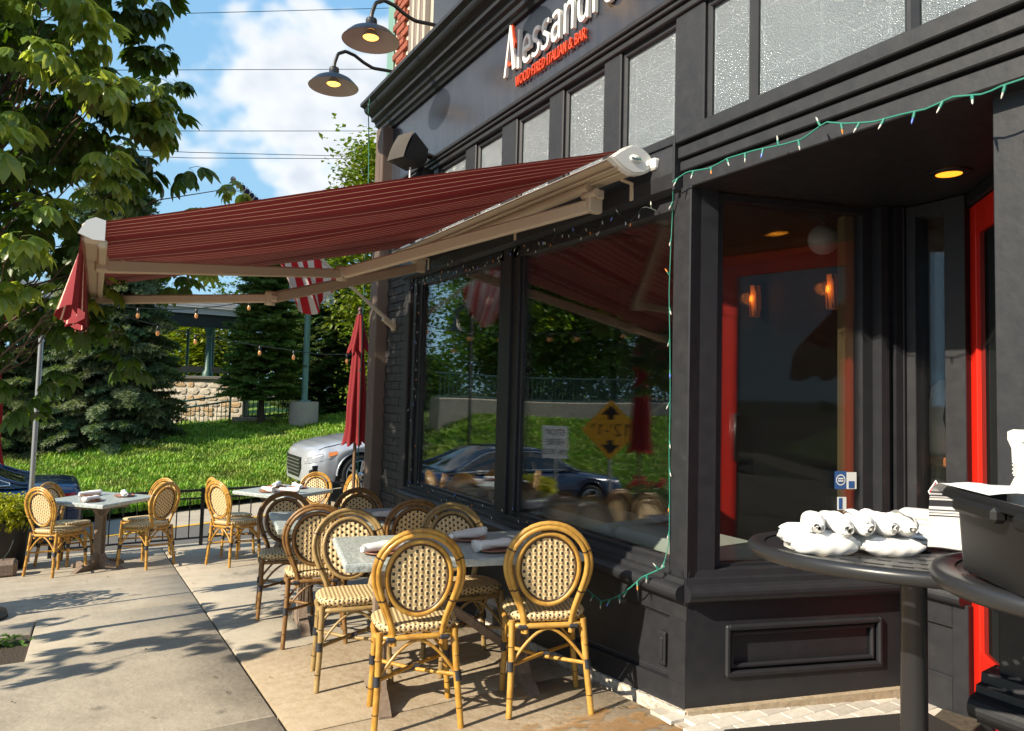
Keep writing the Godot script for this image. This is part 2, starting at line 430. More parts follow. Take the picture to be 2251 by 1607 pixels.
func make_ground() -> void:
	ground_sheet("ground", -150, 150, 120, -220, func(x, z): return -2.2, "soil", 4, 4)
	ground_sheet("pavement_bed", -12, 8, 8, -10.36, func(x, z): return gy(x, z) - 0.035, "joint", 10, 10)
	var pv := Node3D.new()
	pv.name = "pavement"; add_child(pv); pv.set_meta("kind", "structure")
	var lz := [8.0, 5.0, 2.6, 0.4, -1.7, -3.72, -5.5, -6.7, -8.22, -10.3]
	for k in lz.size() - 1:
		var m := "concrete_grey" if k in [4, 5, 6] else "concrete"
		for c in [[-12.0, -9.6], [-9.6, -7.2], [-7.2, -4.9], [-4.9, -2.5], [-2.5, 0.85]]:
			if k == 6 and c[1] == 0.85:
				slab_piece(-0.29, 0.85, lz[k + 1] + 0.0, lz[k], "concrete_grey", pv)
				slab_piece(-2.5, -0.29, lz[k + 1], -6.28, "concrete_grey", pv)
			else: slab_piece(c[0], c[1], lz[k + 1], lz[k], m, pv)
	var rz := [8.0, 5.6, 3.4, 1.2, -0.7, -2.05, -3.43, -4.86, -5.72, -7.35, -8.95, -10.3]
	for k in rz.size() - 1:
		slab_piece(0.85, 2.40, rz[k + 1], rz[k], "concrete_warm" if k in [4, 5, 6] else ("concrete_grey" if k in [7, 8] else "concrete"), pv, -0.002 if k % 2 else 0.001)
	for c in [[2.40, 4.3], [4.3, 6.2], [6.2, 8.0]]:
		for z in [[-8.95, -7.35], [-10.3, -8.95]]: slab_piece(c[0], c[1], z[0], z[1], "concrete", pv)
	# rust and spill stains on the pavement
	var n := FastNoiseLite.new(); n.seed = 31; n.frequency = 0.03; n.fractal_octaves = 5
	var im := Image.create(256, 256, false, Image.FORMAT_RGBA8)
	for j in 256:
		for i in 256:
			var r := Vector2(i - 127.5, j - 127.5).length() / 127.5
			var a := clampf((n.get_noise_2d(i, j) * 0.9 + 0.62 - r) * 1.4, 0.0, 0.36)
			im.set_pixel(i, j, Color(1, 1, 1, a))
	var tx := ImageTexture.create_from_image(im)
	for q in [[2.05, -2.62, 0.62, 0.42, lin(.42, .20, .04), "orange rust"], [1.72, -2.72, 0.45, 0.3, lin(.36, .22, .09), "tan"], [1.1, -2.5, 0.5, 0.3, lin(.22, .17, .11), "brown"], [0.3, -3.0, 0.9, 0.4, lin(.24, .21, .17), "grey"], [.1, -4.3, .05, .05, lin(.07, .065, .06), "gum_a"], [.62, -3.9, .035, .035, lin(.07, .065, .06), "gum_b"], [-.3, -4.9, .045, .04, lin(.08, .07, .06), "gum_c"], [1.3, -2.95, .04, .04, lin(.08, .06, .045), "gum_d"], [.4, -7.3, .08, .06, lin(.10, .09, .075), "gum_e"], [-.1, -7.6, .3, .18, lin(.22, .19, .15), "spill"], [1.5, -7.8, .35, .22, lin(.20, .18, .15), "spill_b"]]:
		var s := mb()
		var rows := []
		for j in 5:
			var row := []
			for i in 5:
				var x: float = q[0] + (i / 2.0 - 1.0) * q[2]; var z: float = q[1] + (j / 2.0 - 1.0) * q[3]
				row.append(Vector3(minf(x, 2.39), gy(x, z) + 0.005, z))
			rows.append(row)
		sheet(s, rows)
		var m := mat("stain_" + q[5], q[4], 0.95, 0.0, {"transparency": BaseMaterial3D.TRANSPARENCY_ALPHA})
		m.albedo_texture = tx
		struct("pavement_stain", s, m)
	# tree pit
	var s1 := mb()
	quad(s1, Vector3(-2.3, gy(-2.3, -6.27) - .03, -6.27), Vector3(-.29, gy(-.29, -6.27) - .03, -6.27), Vector3(-.29, gy(-.29, -5.51) - .03, -5.51), Vector3(-2.3, gy(-2.3, -5.51) - .03, -5.51))
	struct("tree_pit_mulch", s1, M.soil)
	# kerb, road, lane line, bank
	var k1 := mb()
	var kp := []
	for i in 25:
		var x := -12.0 + i * 20.0 / 24.0
		kp.append([Vector3(x, gy(x, -10.3) + 0.0, -10.3), Vector3(x, gy(x, -10.3), -10.44), Vector3(x, road_y(x) - 0.1, -10.46)])
	sheet(k1, kp, false)
	struct("kerb", k1, M.concrete)
	ground_sheet("road", -40, 40, -10.4, -12.62, func(x, z): return road_y(x), "asphalt", 40, 4)
	ground_sheet("far_lane", -40, 40, -12.62, -14.9, func(x, z): return road_y(x) + 0.002, "concrete_grey", 40, 4)
	mat("yellow_line", lin(.50, .30, .045), 0.8)
	ground_sheet("lane_line", -40, 40, -12.55, -12.68, func(x, z): return road_y(x) + 0.007, "yellow_line", 40, 1)
	var lim := func(x): return -14.0 - 0.75 * smoothstep(2.9, 4.2, x) - 0.7 * smoothstep(-0.6, -1.6, x)
	var s2 := mb()
	var rows2 := []
	for j in 41:
		var row := []
		for i in 97:
			var x := -36.0 + i * 0.75
			var z: float = lim.call(x) - pow(j / 40.0, 1.4) * 26.0
			row.append(Vector3(x, bank_y(x, z) + 0.05, z))
		rows2.append(row)
	sheet(s2, rows2)
	struct("grass_bank", s2, M.turf)
	make_grass(lim)

func blade_mesh() -> ArrayMesh:
	var s := mb()
	rng.seed = 77
	for k in 9:
		var a := rng.randf() * TAU
		var d := Vector3(cos(a), 0, sin(a))
		var o := Vector3(rng.randf_range(-.06, .06), 0, rng.randf_range(-.06, .06))
		var side := Vector3(-d.z, 0, d.x) * rng.randf_range(0.006, 0.012)
		var h := rng.randf_range(0.06, 0.14)
		var lean := rng.randf_range(0.02, 0.09)
		var mid := o + d * lean * 0.35 + Vector3.UP * h * 0.65
		var tip := o + d * lean + Vector3.UP * h * (0.95 if k % 3 else 0.7)
		s.set_smooth_group(-1)
		quad(s, o - side, o + side, mid + side * .8, mid - side * .8)
		tri(s, mid - side * .8, mid + side * .8, tip)
	return done(s)

func make_grass(lim: Callable) -> void:
	var mm := MultiMesh.new()
	mm.transform_format = MultiMesh.TRANSFORM_3D
	mm.use_colors = true
	mm.mesh = blade_mesh()
	var xf := []; var x_of := []; var z_of := []
	rng.seed = 5
	var n := FastNoiseLite.new(); n.seed = 3; n.frequency = 0.35
	for k in 60000:
		var x := rng.randf_range(-3.2, 8.5) if k < 46000 else rng.randf_range(-15.0, -3.0)
		var t := pow(rng.randf(), 1.25)
		var z: float = lim.call(x) - 0.02 - t * 9.0
		xf.append([Vector3(x, bank_y(x, z) + 0.045, z), n.get_noise_2d(x * 3.0, z * 3.0)])
		x_of.append(x); z_of.append(z)
	mm.instance_count = xf.size()
	for k in xf.size():
		var sc: float = rng.randf_range(0.7, 1.35) * (1.0 + 0.5 * xf[k][1])
		mm.set_instance_transform(k, Transform3D(Basis(Vector3.UP, rng.randf() * TAU) * Basis.from_scale(Vector3(sc, sc, sc)), xf[k][0]))
		var v: float = 0.85 + 0.5 * xf[k][1] + rng.randf_range(-.25, .25)
		var dry := clampf(n.get_noise_2d(x_of[k] * 1.1 + 40.0, z_of[k] * 1.6) * 2.2 - .25, 0.0, 1.0)
		mm.set_instance_color(k, Color(0.235 * v * rng.randf_range(.75, 1.2), 0.385 * v, 0.04 * v).lerp(Color(.36 * v, .34 * v, .10 * v), dry * .5))
	var o := MultiMeshInstance3D.new()
	o.multimesh = mm
	o.material_override = mat("grass_blade", Color.WHITE, 0.6, 0.0, {"vertex_color_use_as_albedo": true, "backlight_enabled": true, "backlight": Color(0.6, 0.65, 0.3)})
	o.name = "grass"
	add_child(o)
	tag(o, "long bright green grass on the bank beyond the road", "grass", "", "stuff")

# ---------- the restaurant ----------
var B: Node3D
func paint(called: String, lo: Vector3, hi: Vector3, m := "black_paint", b := 0.003, parent: Node3D = null) -> MeshInstance3D:
	var s := mb()
	span(s, lo, hi, b)
	return obj(called, s, M[m], parent if parent else B)

func framed_panel(a: Vector3, d: Vector3, w: float, y0: float, y1: float, slope: float, parent: Node3D) -> void:
	# a recessed panel: a at its left end on the wall face, d along the wall, facing out = UP x -d
	var out := Vector3.UP.cross(d) * -1.0
	var s := mb()
	for k in [0, 1]:
		var yy: float = [y0, y1][k]
		var p := a + Vector3.UP * yy; var q := a + d * w + Vector3.UP * (yy + (slope * w if k == 0 else 0.0))
		beam(s, p + out * -.006, q + out * -.006, 0.022, 0.028, 0.006)
		beam(s, p + out * -.014 + Vector3.UP * (.022 if k == 0 else -.022), q + out * -.014 + Vector3.UP * (.022 if k == 0 else -.022), 0.014, 0.016, 0.004)
	for k in [0, 1]:
		var e: Vector3 = a + d * (w * k)
		var yb: float = y0 + (slope * w if k == 1 else 0.0)
		beam(s, e + out * -.006 + Vector3.UP * yb, e + out * -.006 + Vector3.UP * y1, 0.028, 0.022, 0.006, out)
		beam(s, e + d * (.022 if k == 0 else -.022) + out * -.014 + Vector3.UP * yb, e + d * (.022 if k == 0 else -.022) + out * -.014 + Vector3.UP * y1, 0.016, 0.014, 0.004, out)
	obj("panel_moulding", s, M.black_paint, parent)

func make_building() -> void:
	B = thing("restaurant_building", "black painted restaurant shop front with large windows and recessed entrance", "building")
	var C1 := Vector3(FX, 0, -2.62)
	var C2 := Vector3(3.6, 0, -2.30)
	var sd := (C2 - C1).normalized()           # along the splayed wall
	var so := Vector3(-sd.z, 0, sd.x)          # out of it, into the entrance
	var sw := C1.distance_to(C2)
	var sb := Basis(sd, Vector3.UP, -so)       # wall basis: x along, y up, z into the room (C1 at 0)
	sb = Basis(sd, Vector3.UP, sd.cross(Vector3.UP))
	var zin := sd.cross(Vector3.UP)            # = so or -so
	var osg := 1.0 if zin.dot(so) > 0 else -1.0
	# bulkhead under the windows: recessed back, stiles and rails proud of it
	var s := mb()
	var q := PackedVector2Array([Vector2(-6.2, -0.75), Vector2(-2.64, -0.5), Vector2(-2.64, .40), Vector2(-6.2, .40)])
	var bz := Basis(Vector3(0, 0, 1), Vector3.UP, Vector3(-1, 0, 0))
	prism(s, q, 0.13, Vector3(FX + .16, 0, 0), bz)
	obj("bulkhead", s, M.black_paint, B)
	s = mb()
	q = PackedVector2Array([Vector2(-6.2, -.75), Vector2(-2.62, -.5), Vector2(-2.62, gy(FX, -2.62) + .145), Vector2(-6.2, gy(FX, -6.2) + .145)])
	prism(s, q, 0.05, Vector3(FX + .05, 0, 0), bz)
	obj("base_board", s, M.black_paint, B)
	paint("top_rail", Vector3(FX, .305, -6.2), Vector3(FX + .06, .42, -2.62))
	for z in [-6.2, -5.06, -3.92, -2.74]:
		paint("stile", Vector3(FX + .002, gy(FX, z) + .10, z), Vector3(FX + .055, .31, z + (.115 if z > -3.0 else .12)))
	for z in [[-6.08, -5.06], [-4.94, -3.92], [-3.80, -2.74]]:
		framed_panel(Vector3(FX + .03, 0, z[0]), Vector3(0, 0, 1), z[1] - z[0], gy(FX, z[0]) + .155, .295, .072, B)
	s = mb()                                   # stone footing
	q = PackedVector2Array([Vector2(-6.9, -1.0), Vector2(-2.60, -.7), Vector2(-2.60, gy(FX, -2.6) + .035), Vector2(-6.9, gy(FX, -6.9) + .035)])
	prism(s, q, 0.05, Vector3(FX + .03, 0, 0), bz)
	obj("stone_footing", s, M.stone_b, B)
	s = mb()
	prism(s, PackedVector2Array([Vector2(0, -.6), Vector2(sw, -.6), Vector2(sw, -.06), Vector2(0, -.085)]), 0.05, C1 + so * .03, Basis(sd, Vector3.UP, -so))
	obj("stone_footing", s, M.concrete_warm, B)
	# a cover plate on the bulkhead
	s = mb()
	cbox(s, Vector3(FX + .018, .135, -2.80), Vector3(.02, .16, .05), .006)
	cbox(s, Vector3(FX + .008, .135, -2.795), Vector3(.02, .11, .022), .006)
	obj("cover_plate", s, M.black_paint, B)
	# sill moulding: rounded nosing, fillet and cap
	var prof := [Vector2(-.10, .385), Vector2(.012, .385), Vector2(.012, .40), Vector2(.03, .402)]
	for i in 9:
		var a := -PI / 2 + PI * i / 8.0
		prof.append(Vector2(.032 + .036 * cos(a), .440 + .036 * sin(a)))
	prof.append_array([Vector2(.018, .480), Vector2(.014, .502), Vector2(-.012, .506), Vector2(-.018, .535), Vector2(-.10, .545)])
	s = mb()
	along(s, prof, Vector3(FX, 0, -2.62), Vector3(FX, 0, -6.22))
	obj("sill_moulding", s, M.black_paint, B)
	s = mb()
	along(s, prof, C2 + Vector3(0, .0015, 0) + sd * .02, C1 + Vector3(0, .0015, 0) - sd * .012)
	obj("sill_moulding", s, M.black_paint, B)
	# splayed wall below the side window
	s = mb()
	prism(s, PackedVector2Array([Vector2(0.0, -.5), Vector2(sw, -.5), Vector2(sw, .40), Vector2(0.0, .40)]), .12, C1 - so * .15, Basis(sd, Vector3.UP, so))
	obj("bulkhead", s, M.black_paint, B)
	for r in [[0.0, .20, -.4, .405], [sw - .13, sw, -.4, .405], [.2, sw - .13, .285, .404], [.2, sw - .13, -.4, .045]]:
		s = mb()
		prism(s, PackedVector2Array([Vector2(r[0], r[2]), Vector2(r[1], r[2]), Vector2(r[1], r[3]), Vector2(r[0], r[3])]), .03, C1 - so * .032, Basis(sd, Vector3.UP, so))
		obj("rail" if r[1] - r[0] > .3 else "stile", s, M.black_paint, B)
	s = mb()
	var pa := C1 + sd * .215
	for e in [[0.0, .058, sw - .36, .058], [0.0, .272, sw - .36, .272]]:
		beam(s, pa + sd * e[0] + Vector3.UP * e[1], pa + sd * e[2] + Vector3.UP * e[3], .03, .026, .008)
		beam(s, pa + sd * .03 + Vector3.UP * (e[1] + (.03 if e[1] < .1 else -.03)) - so * .016, pa + sd * (e[2] - .03) + Vector3.UP * (e[3] + (.03 if e[1] < .1 else -.03)) - so * .016, .022, .022, .007)
	for e in [0.0, sw - .36]:
		beam(s, pa + sd * e + Vector3.UP * .045, pa + sd * e + Vector3.UP * .285, .026, .03, .008, so)
		beam(s, pa + sd * (e + (.03 if e < .1 else -.03)) + Vector3.UP * .075 - so * .016, pa + sd * (e + (.03 if e < .1 else -.03)) + Vector3.UP * .255 - so * .016, .022, .022, .007, so)
	obj("panel_moulding", s, M.black_paint, B)
	# posts
	paint("corner_post", Vector3(FX - .002, .50, -2.742), Vector3(FX + .16, 2.37, -2.622), "black_paint", .006)
	s = mb()
	prism(s, PackedVector2Array([Vector2(.005, .50), Vector2(.155, .50), Vector2(.155, 2.36), Vector2(.005, 2.36)]), .14, C1 - so * .16, Basis(sd, Vector3.UP, so))
	obj("corner_post", s, M.black_paint, B)
	paint("mullion", Vector3(FX + .03, .52, -4.585), Vector3(FX + .15, 2.36, -4.31))
	paint("mullion_bead", Vector3(FX + .008, .53, -4.50), Vector3(FX + .04, 2.35, -4.39))
	paint("jamb", Vector3(FX + .035, .52, -6.22), Vector3(FX + .15, 2.36, -6.03))
	paint("jamb_bead", Vector3(FX + .01, .53, -6.16), Vector3(FX + .05, 2.35, -6.10))
	paint("window_head", Vector3(FX + .03, 2.28, -6.2), Vector3(FX + .15, 2.36, -2.70))
	# large panes: double glazing, with extra faces added to strengthen the reflection
	for z in [[-6.04, -4.58], [-4.31, -2.74]]:
		var fr := mb()
		span(fr, Vector3(FX + .05, .52, z[0]), Vector3(FX + .12, .56, z[1]), .004)
		span(fr, Vector3(FX + .05, .52, z[0]), Vector3(FX + .119, 2.30, z[0] + .025), .004)
		span(fr, Vector3(FX + .05, .52, z[1] - .025), Vector3(FX + .118, 2.30, z[1]), .004)
		var w := obj("window_frame", fr, M.black_paint, B)
		for x in [.062, .068, .078, .084, .094, .100]:      # faces of the sealed unit, then an added pair for brighter mirroring
			var pz := mb()
			# float glass is never quite flat: a shallow wave
			var rows := []
			for j in 13:
				var row := []
				for i in 17:
					var zz := lerpf(z[0] + .02, z[1] - .02, i / 16.0); var yy := lerpf(.55, 2.30, j / 12.0)
					row.append(Vector3(FX + x + .0004 * sin(yy * 6.0 + zz * 2.0) + .0004 * sin(zz * 4.0), yy, zz))
				rows.append(row)
			sheet(pz, rows)
			obj("pane", pz, M.glass, w)
	# header over the windows: flat black cover the awning hangs on
	s = mb()
	var hp := [Vector2(-.12, 2.35), Vector2(.0, 2.35), Vector2(.035, 2.37), Vector2(.045, 2.44), Vector2(.03, 2.53), Vector2(.0, 2.60), Vector2(-.12, 2.60)]
	along(s, hp, Vector3(FX, 0, -2.70), Vector3(FX, 0, -6.35))
	obj("header_cover", s, M.black_paint, B)
	paint("header_end", Vector3(FX - .05, 2.35, -2.705), Vector3(FX + .1, 2.61, -2.688))
	# stepped beam over the entrance
	for e in [[2.36, 2.432, .0], [2.442, 2.492, -.018], [2.502, 2.560, -.034], [2.575, 2.64, -.052]]:
		paint("beam_board", Vector3(FX + e[2], e[0], -2.684), Vector3(FX + .16, e[1], 1.6), "black_paint", .005)
	paint("beam_core", Vector3(FX + .03, 2.37, -2.68), Vector3(FX + .3, 2.63, 1.59), "black_paint", 0.0)
	# transom lights
	paint("transom_sill", Vector3(FX - .012, 2.60, -6.85), Vector3(FX + .10, 2.645, -2.69))
	var tz := [-6.85, -6.30, -5.86, -5.695, -5.165, -4.984, -4.568, -4.352, -3.936, -3.772, -3.351, -3.194, -2.753, -2.55, -2.296, -2.244, -1.567, -1.513, -1.05, -.99, -.45, -.39, .2, .26, 1.6]
	for k in range(0, tz.size() - 1):
		if k % 2 == 0:
			var thin: bool = tz[k + 1] - tz[k] < .07
			var muntin := paint("muntin", Vector3(FX + (.012 if thin else .004), 2.64, tz[k]), Vector3(FX + .10, 3.27, tz[k + 1]), "black_paint", .006 if not thin else .02)
			if not thin:
				paint("muntin_bead", Vector3(FX + .02, 2.645, tz[k + 1] - .004), Vector3(FX + .06, 3.262, tz[k + 1] + .028), "black_paint", .012, muntin)
				paint("muntin_bead", Vector3(FX + .021, 2.645, tz[k] - .028), Vector3(FX + .06, 3.261, tz[k] + .004), "black_paint", .012, muntin)
		else:
			var t := paint("transom_pane", Vector3(FX + .045, 2.64, tz[k]), Vector3(FX + .055, 3.26, tz[k + 1]), "frosted", 0.0)
			paint("glazing_bead", Vector3(FX + .022, 2.641, tz[k]), Vector3(FX + .05, 2.665, tz[k + 1]), "black_paint", .006, t)
			paint("glazing_bead", Vector3(FX + .022, 3.215, tz[k]), Vector3(FX + .05, 3.262, tz[k + 1]), "black_paint", .006, t)
	for e in [[3.25, 3.285, -.012], [3.29, 3.312, -.03], [3.317, 3.338, -.044], [3.342, 3.36, -.03]]:
		paint("frieze_moulding", Vector3(FX + e[2], e[0], -6.86), Vector3(FX + .12, e[1], 1.6), "black_paint", .005)
	paint("frieze", Vector3(FX + .004, 3.362, -6.86), Vector3(FX + .12, 4.05, 1.6), "frieze_paint", 0.0)
	s = mb()
	var cp := [Vector2(-.10, 3.94), Vector2(.02, 3.94), Vector2(.035, 3.97), Vector2(.055, 3.975), Vector2(.06, 4.005), Vector2(.085, 4.02), Vector2(.10, 4.06), Vector2(.135, 4.065), Vector2(.135, 4.10), Vector2(.15, 4.115)]
	for i in 6: cp.append(Vector2(.16 + .055 * sin(PI / 2 * i / 5.0), 4.175 - .055 * cos(PI / 2 * i / 5.0)))
	cp.append_array([Vector2(.225, 4.185), Vector2(.255, 4.195), Vector2(.255, 4.225), Vector2(.24, 4.235), Vector2(-.10, 4.262)])
	along(s, cp, Vector3(FX, 0, 1.6), Vector3(FX, 0, -7.13))
	obj("cornice", s, M.black_paint, B)
	# painted brick pier, each brick its own piece, and the fluted brown pilaster at the building's end
	paint("pier_core", Vector3(FX + .012, -.9, -6.84), Vector3(FX + .30, 2.60, -6.22), "black_brick", 0.0)
	var br := mb()
	cbox(br, Vector3.ZERO, Vector3(.06, .064, .198), .004)
	var brm := done(br)
	for r in 43:
		var off := 0.0 if r % 2 else 0.102
		for c in 4:
			var zc := -6.84 + .10 + c * .208 - off
			if zc < -6.80 or zc > -6.30: continue
			var bk := put("brick", brm, M.black_brick, B)
			bk.position = Vector3(FX + .03 + .002 * sin(r * 3.7 + c), -.62 + r * .0745, zc)
	paint("pier_edge", Vector3(FX - .012, -.9, -6.335), Vector3(FX + .1, 2.6, -6.215), "black_brick", .01)
	s = mb()
	var fl := PackedVector2Array([Vector2(-7.07, FX + .3), Vector2(-7.07, FX - .09)])
	for i in 6:
		fl.append_array([Vector2(-7.06 + i * .034, FX - .095), Vector2(-7.045 + i * .034, FX - .095), Vector2(-7.04 + i * .034, FX - .08), Vector2(-7.03 + i * .034, FX - .08)])
	fl.append_array([Vector2(-6.845, FX - .09), Vector2(-6.845, FX + .3)])
	prism(s, fl, 4.85, Vector3(0, -.9, 0), Basis(Vector3(0, 0, 1), Vector3(1, 0, 0), Vector3(0, 1, 0)))
	obj("fluted_pilaster", s, M.brown_trim, B)
	# right of the entrance: pillar on the same sill and bulkhead
	paint("pillar", Vector3(FX + .09, .50, -1.305), Vector3(FX + .45, 2.40, -.2), "black_paint", .004)
	paint("pillar_edge", Vector3(FX + .082, .52, -1.165), Vector3(FX + .2, 2.38, -1.150), "black_paint", .003)
	s = mb()
	along(s, prof, Vector3(FX + .04, -.035, 1.6), Vector3(FX + .04, -.035, -1.34))
	obj("sill_moulding", s, M.black_paint, B)
	paint("bulkhead", Vector3(FX + .09, -.4, -1.30), Vector3(FX + .3, .40, 1.6))
	paint("side_pane_surround", Vector3(FX + .09, .5, -.2), Vector3(FX + .3, 2.4, 1.6), "black_paint")
	# splayed window: frame and double glazing, more faces added to mirror more strongly
	s = mb()
	for r in [[.155, .50, .205, 2.36], [sw - .19, .50, sw - .13, 2.36], [.2, .50, sw - .18, .555], [.2, 2.325, sw - .18, 2.36]]:
		prism(s, PackedVector2Array([Vector2(r[0], r[1]), Vector2(r[2], r[1]), Vector2(r[2], r[3]), Vector2(r[0], r[3])]), .06, C1 - so * .12, Basis(sd, Vector3.UP, so))
	var fr2 := obj("window_frame", s, M.black_paint, B)
	for k in [.080, .086, .094, .100, .108, .114]:
		s = mb()
		quad(s, C1 + sd * .19 - so * k + Vector3.UP * .54, C1 + sd * (sw - .17) - so * k + Vector3.UP * .54, C1 + sd * (sw - .17) - so * k + Vector3.UP * 2.34, C1 + sd * .19 - so * k + Vector3.UP * 2.34)
		obj("pane", s, M.glass, fr2)
	mat("cream_jamb", lin(.20, .16, .08), 0.5)
	s = mb()
	prism(s, PackedVector2Array([Vector2(sw - .24, .55), Vector2(sw - .19, .55), Vector2(sw - .19, 2.33), Vector2(sw - .24, 2.33)]), .06, C1 - so * .19, Basis(sd, Vector3.UP, so))
	obj("inner_jamb", s, M.cream_jamb, B)
	# inner corner post, built up of square beads
	for e in [[sw - .13, sw - .085, -.10, .004], [sw - .085, sw - .05, -.10, -.02], [sw - .05, sw + .0, -.10, .012]]:
		s = mb()
		prism(s, PackedVector2Array([Vector2(e[0], .50), Vector2(e[1], .50), Vector2(e[1], 2.36), Vector2(e[0], 2.36)]), e[3] - e[2], C1 + so * e[2], Basis(sd, Vector3.UP, so))
		obj("post_bead", s, M.black_paint, B)
	# back wall of the entrance: narrow side light, post, door
	var X2 := 3.62
	paint("side_light_bulkhead", Vector3(X2, -.4, -2.36), Vector3(X2 + .1, .40, -1.985))
	paint("stile", Vector3(X2 - .02, -.15, -2.06), Vector3(X2 + .02, .41, -1.985))
	paint("rail", Vector3(X2 - .018, .29, -2.33), Vector3(X2 + .02, .405, -2.06))
	paint("rail", Vector3(X2 - .018, -.15, -2.33), Vector3(X2 + .02, .06, -2.06))
	s = mb()
	along(s, prof, Vector3(X2, 0, -2.0), Vector3(X2, 0, -2.34))
	obj("sill_moulding", s, M.black_paint, B)
	paint("post_bead", Vector3(X2 - .03, .50, -2.32), Vector3(X2 + .1, 2.36, -2.285))
	paint("post_bead", Vector3(X2 - .012, .50, -2.285), Vector3(X2 + .1, 2.36, -2.235))
	paint("door_post", Vector3(X2 - .02, .50, -2.085), Vector3(X2 + .1, 2.36, -1.985))
	paint("side_light_head", Vector3(X2 - .01, 2.30, -2.24), Vector3(X2 + .1, 2.36, -2.08))
	for k in [.05, .056, .072, .078]:
		s = mb()
		quad(s, Vector3(X2 + k, .5, -2.24), Vector3(X2 + k, .5, -2.08), Vector3(X2 + k, 2.31, -2.08), Vector3(X2 + k, 2.31, -2.24))
		obj("side_light_pane", s, M.glass, B)
	# the door stands at an angle across the entrance, from the side light back to the pillar
	var door := Node3D.new()
	door.name = "door"; B.add_child(door, true)
	door.set_meta("label", "bright red framed glazed entrance door")
	door.position = Vector3(3.685, 0, -1.995)
	door.rotation.y = deg_to_rad(-135.0)
	for e in [[-.05, 2.30, .0, .115], [-.05, 2.30, .82, .935], [-.05, .22, .115, .82], [2.16, 2.30, .115, .82]]:
		s = mb()
		span(s, Vector3(e[2], e[0], -.022), Vector3(e[3], e[1], .022), .004)
		obj("door_rail" if e[3] - e[2] > .3 else "door_stile", s, M.red_paint, door)
	s = mb()
	span(s, Vector3(.11, .20, -.003), Vector3(.83, 2.17, .003))
	obj("door_glass", s, M.car_glass, door)
	s = mb()
	tube(s, [Vector3(.80, .95, -.02), Vector3(.80, .95, -.07), Vector3(.80, 1.25, -.07), Vector3(.80, 1.25, -.02)], .011)
	tube(s, [Vector3(.80, .95, .02), Vector3(.80, .95, .07), Vector3(.80, 1.25, .07), Vector3(.80, 1.25, .02)], .011)
	obj("door_handle", s, M.grey_metal, door)
	s = mb()
	span(s, Vector3(-.02, -.12, -.03), Vector3(.96, -.055, .03), .004)
	obj("threshold", s, M.grey_metal, door)
	s = mb()
	span(s, Vector3(-.02, 2.305, -.04), Vector3(1.0, 2.365, .04), .004)
	obj("door_head", s, M.black_paint, door)
	s = mb()
	span(s, Vector3(.94, -.3, -.04), Vector3(1.06, 2.365, .04), .004)
	obj("door_post", s, M.black_paint, door)
	paint("entrance_side_wall", Vector3(FX + .42, -.4, -1.30), Vector3(FX + .62, 2.40, -1.0))
	paint("entrance_ceiling", Vector3(FX + .02, 2.366, -2.75), Vector3(X2 + .2, 2.40, -.9), "black_paint", 0.0)
	# upper storey: brick (each brick a piece), shuttered window, green corner board
	paint("brick_core", Vector3(FX + .075, 4.2, -7.07), Vector3(FX + .5, 6.6, -6.62), "brick_mortar", 0.0)
	paint("upper_wall", Vector3(FX + .12, 4.2, -6.62), Vector3(FX + .5, 6.6, 1.6), "brick_mortar", 0.0)
	var b2 := mb()
	cbox(b2, Vector3.ZERO, Vector3(.05, .062, .20), .004)
	var bm := done(b2)
	for r in 22:
		for c in 3:
			var zc := -7.07 + .10 + c * .212 - (.106 if r % 2 else 0.0)
			if zc < -7.03 or zc > -6.66: continue
			var bk := put("brick", bm, M.brick_a if (r * 3 + c) % 3 else M.brick_b, B)
			bk.position = Vector3(FX + .065 + .003 * sin(r * 2.3 + c * 1.7), 4.29 + r * .076, zc)
	paint("corner_board", Vector3(FX + .05, 4.24, -7.26), Vector3(FX + .2, 6.6, -7.08), "patina", .01)
	for z in 6: paint("shutter_slat", Vector3(FX + .03, 4.30, -6.60 + z * .07), Vector3(FX + .1, 6.6, -6.55 + z * .07), "pale_trim" if z % 2 else "brown_trim", .006)
	paint("window_ledge", Vector3(FX - .01, 4.255, -6.62), Vector3(FX + .1, 4.30, -4.6), "pale_trim", .01)
	var up := paint("upper_window", Vector3(FX + .08, 4.3, -6.18), Vector3(FX + .13, 6.6, -4.9), "pale_trim", .01)
	paint("pane", Vector3(FX + .07, 4.42, -6.08), Vector3(FX + .078, 6.6, -5.0), "car_glass", 0.0, up)
	# the shell behind: room, floors, far end wall
	paint("end_wall", Vector3(FX + .3, -1.2, -7.05), Vector3(9.0, 6.6, -6.83), "black_brick", 0.0)
	paint("room_floor", Vector3(FX + .12, -.5, -6.83), Vector3(9.0, -.14, 3.0), "room_floor", 0.0)
	paint("room_ceiling", Vector3(FX + .1, 2.62, -6.83), Vector3(9.0, 2.8, 3.0), "dark_room", 0.0)
	paint("room_wall", Vector3(5.25, -.2, -6.83), Vector3(5.4, 2.7, 3.0), "dark_room", 0.0)
	paint("room_wall", Vector3(FX + .3, -.2, 1.58), Vector3(9.0, 6.6, 1.75), "dark_room", 0.0)
	paint("upper_mass", Vector3(FX + .5, 2.8, -6.84), Vector3(9.0, 6.59, 1.58), "dark_room", 0.0)
	# stickers on the glass
	var ink := [mat("decal_blue", lin(.03, .10, .30), .4), mat("decal_white", lin(.70, .74, .76), .4), mat("decal_red", lin(.55, .03, .04), .4)]
	var wb := Basis(sd, Vector3.UP, so)
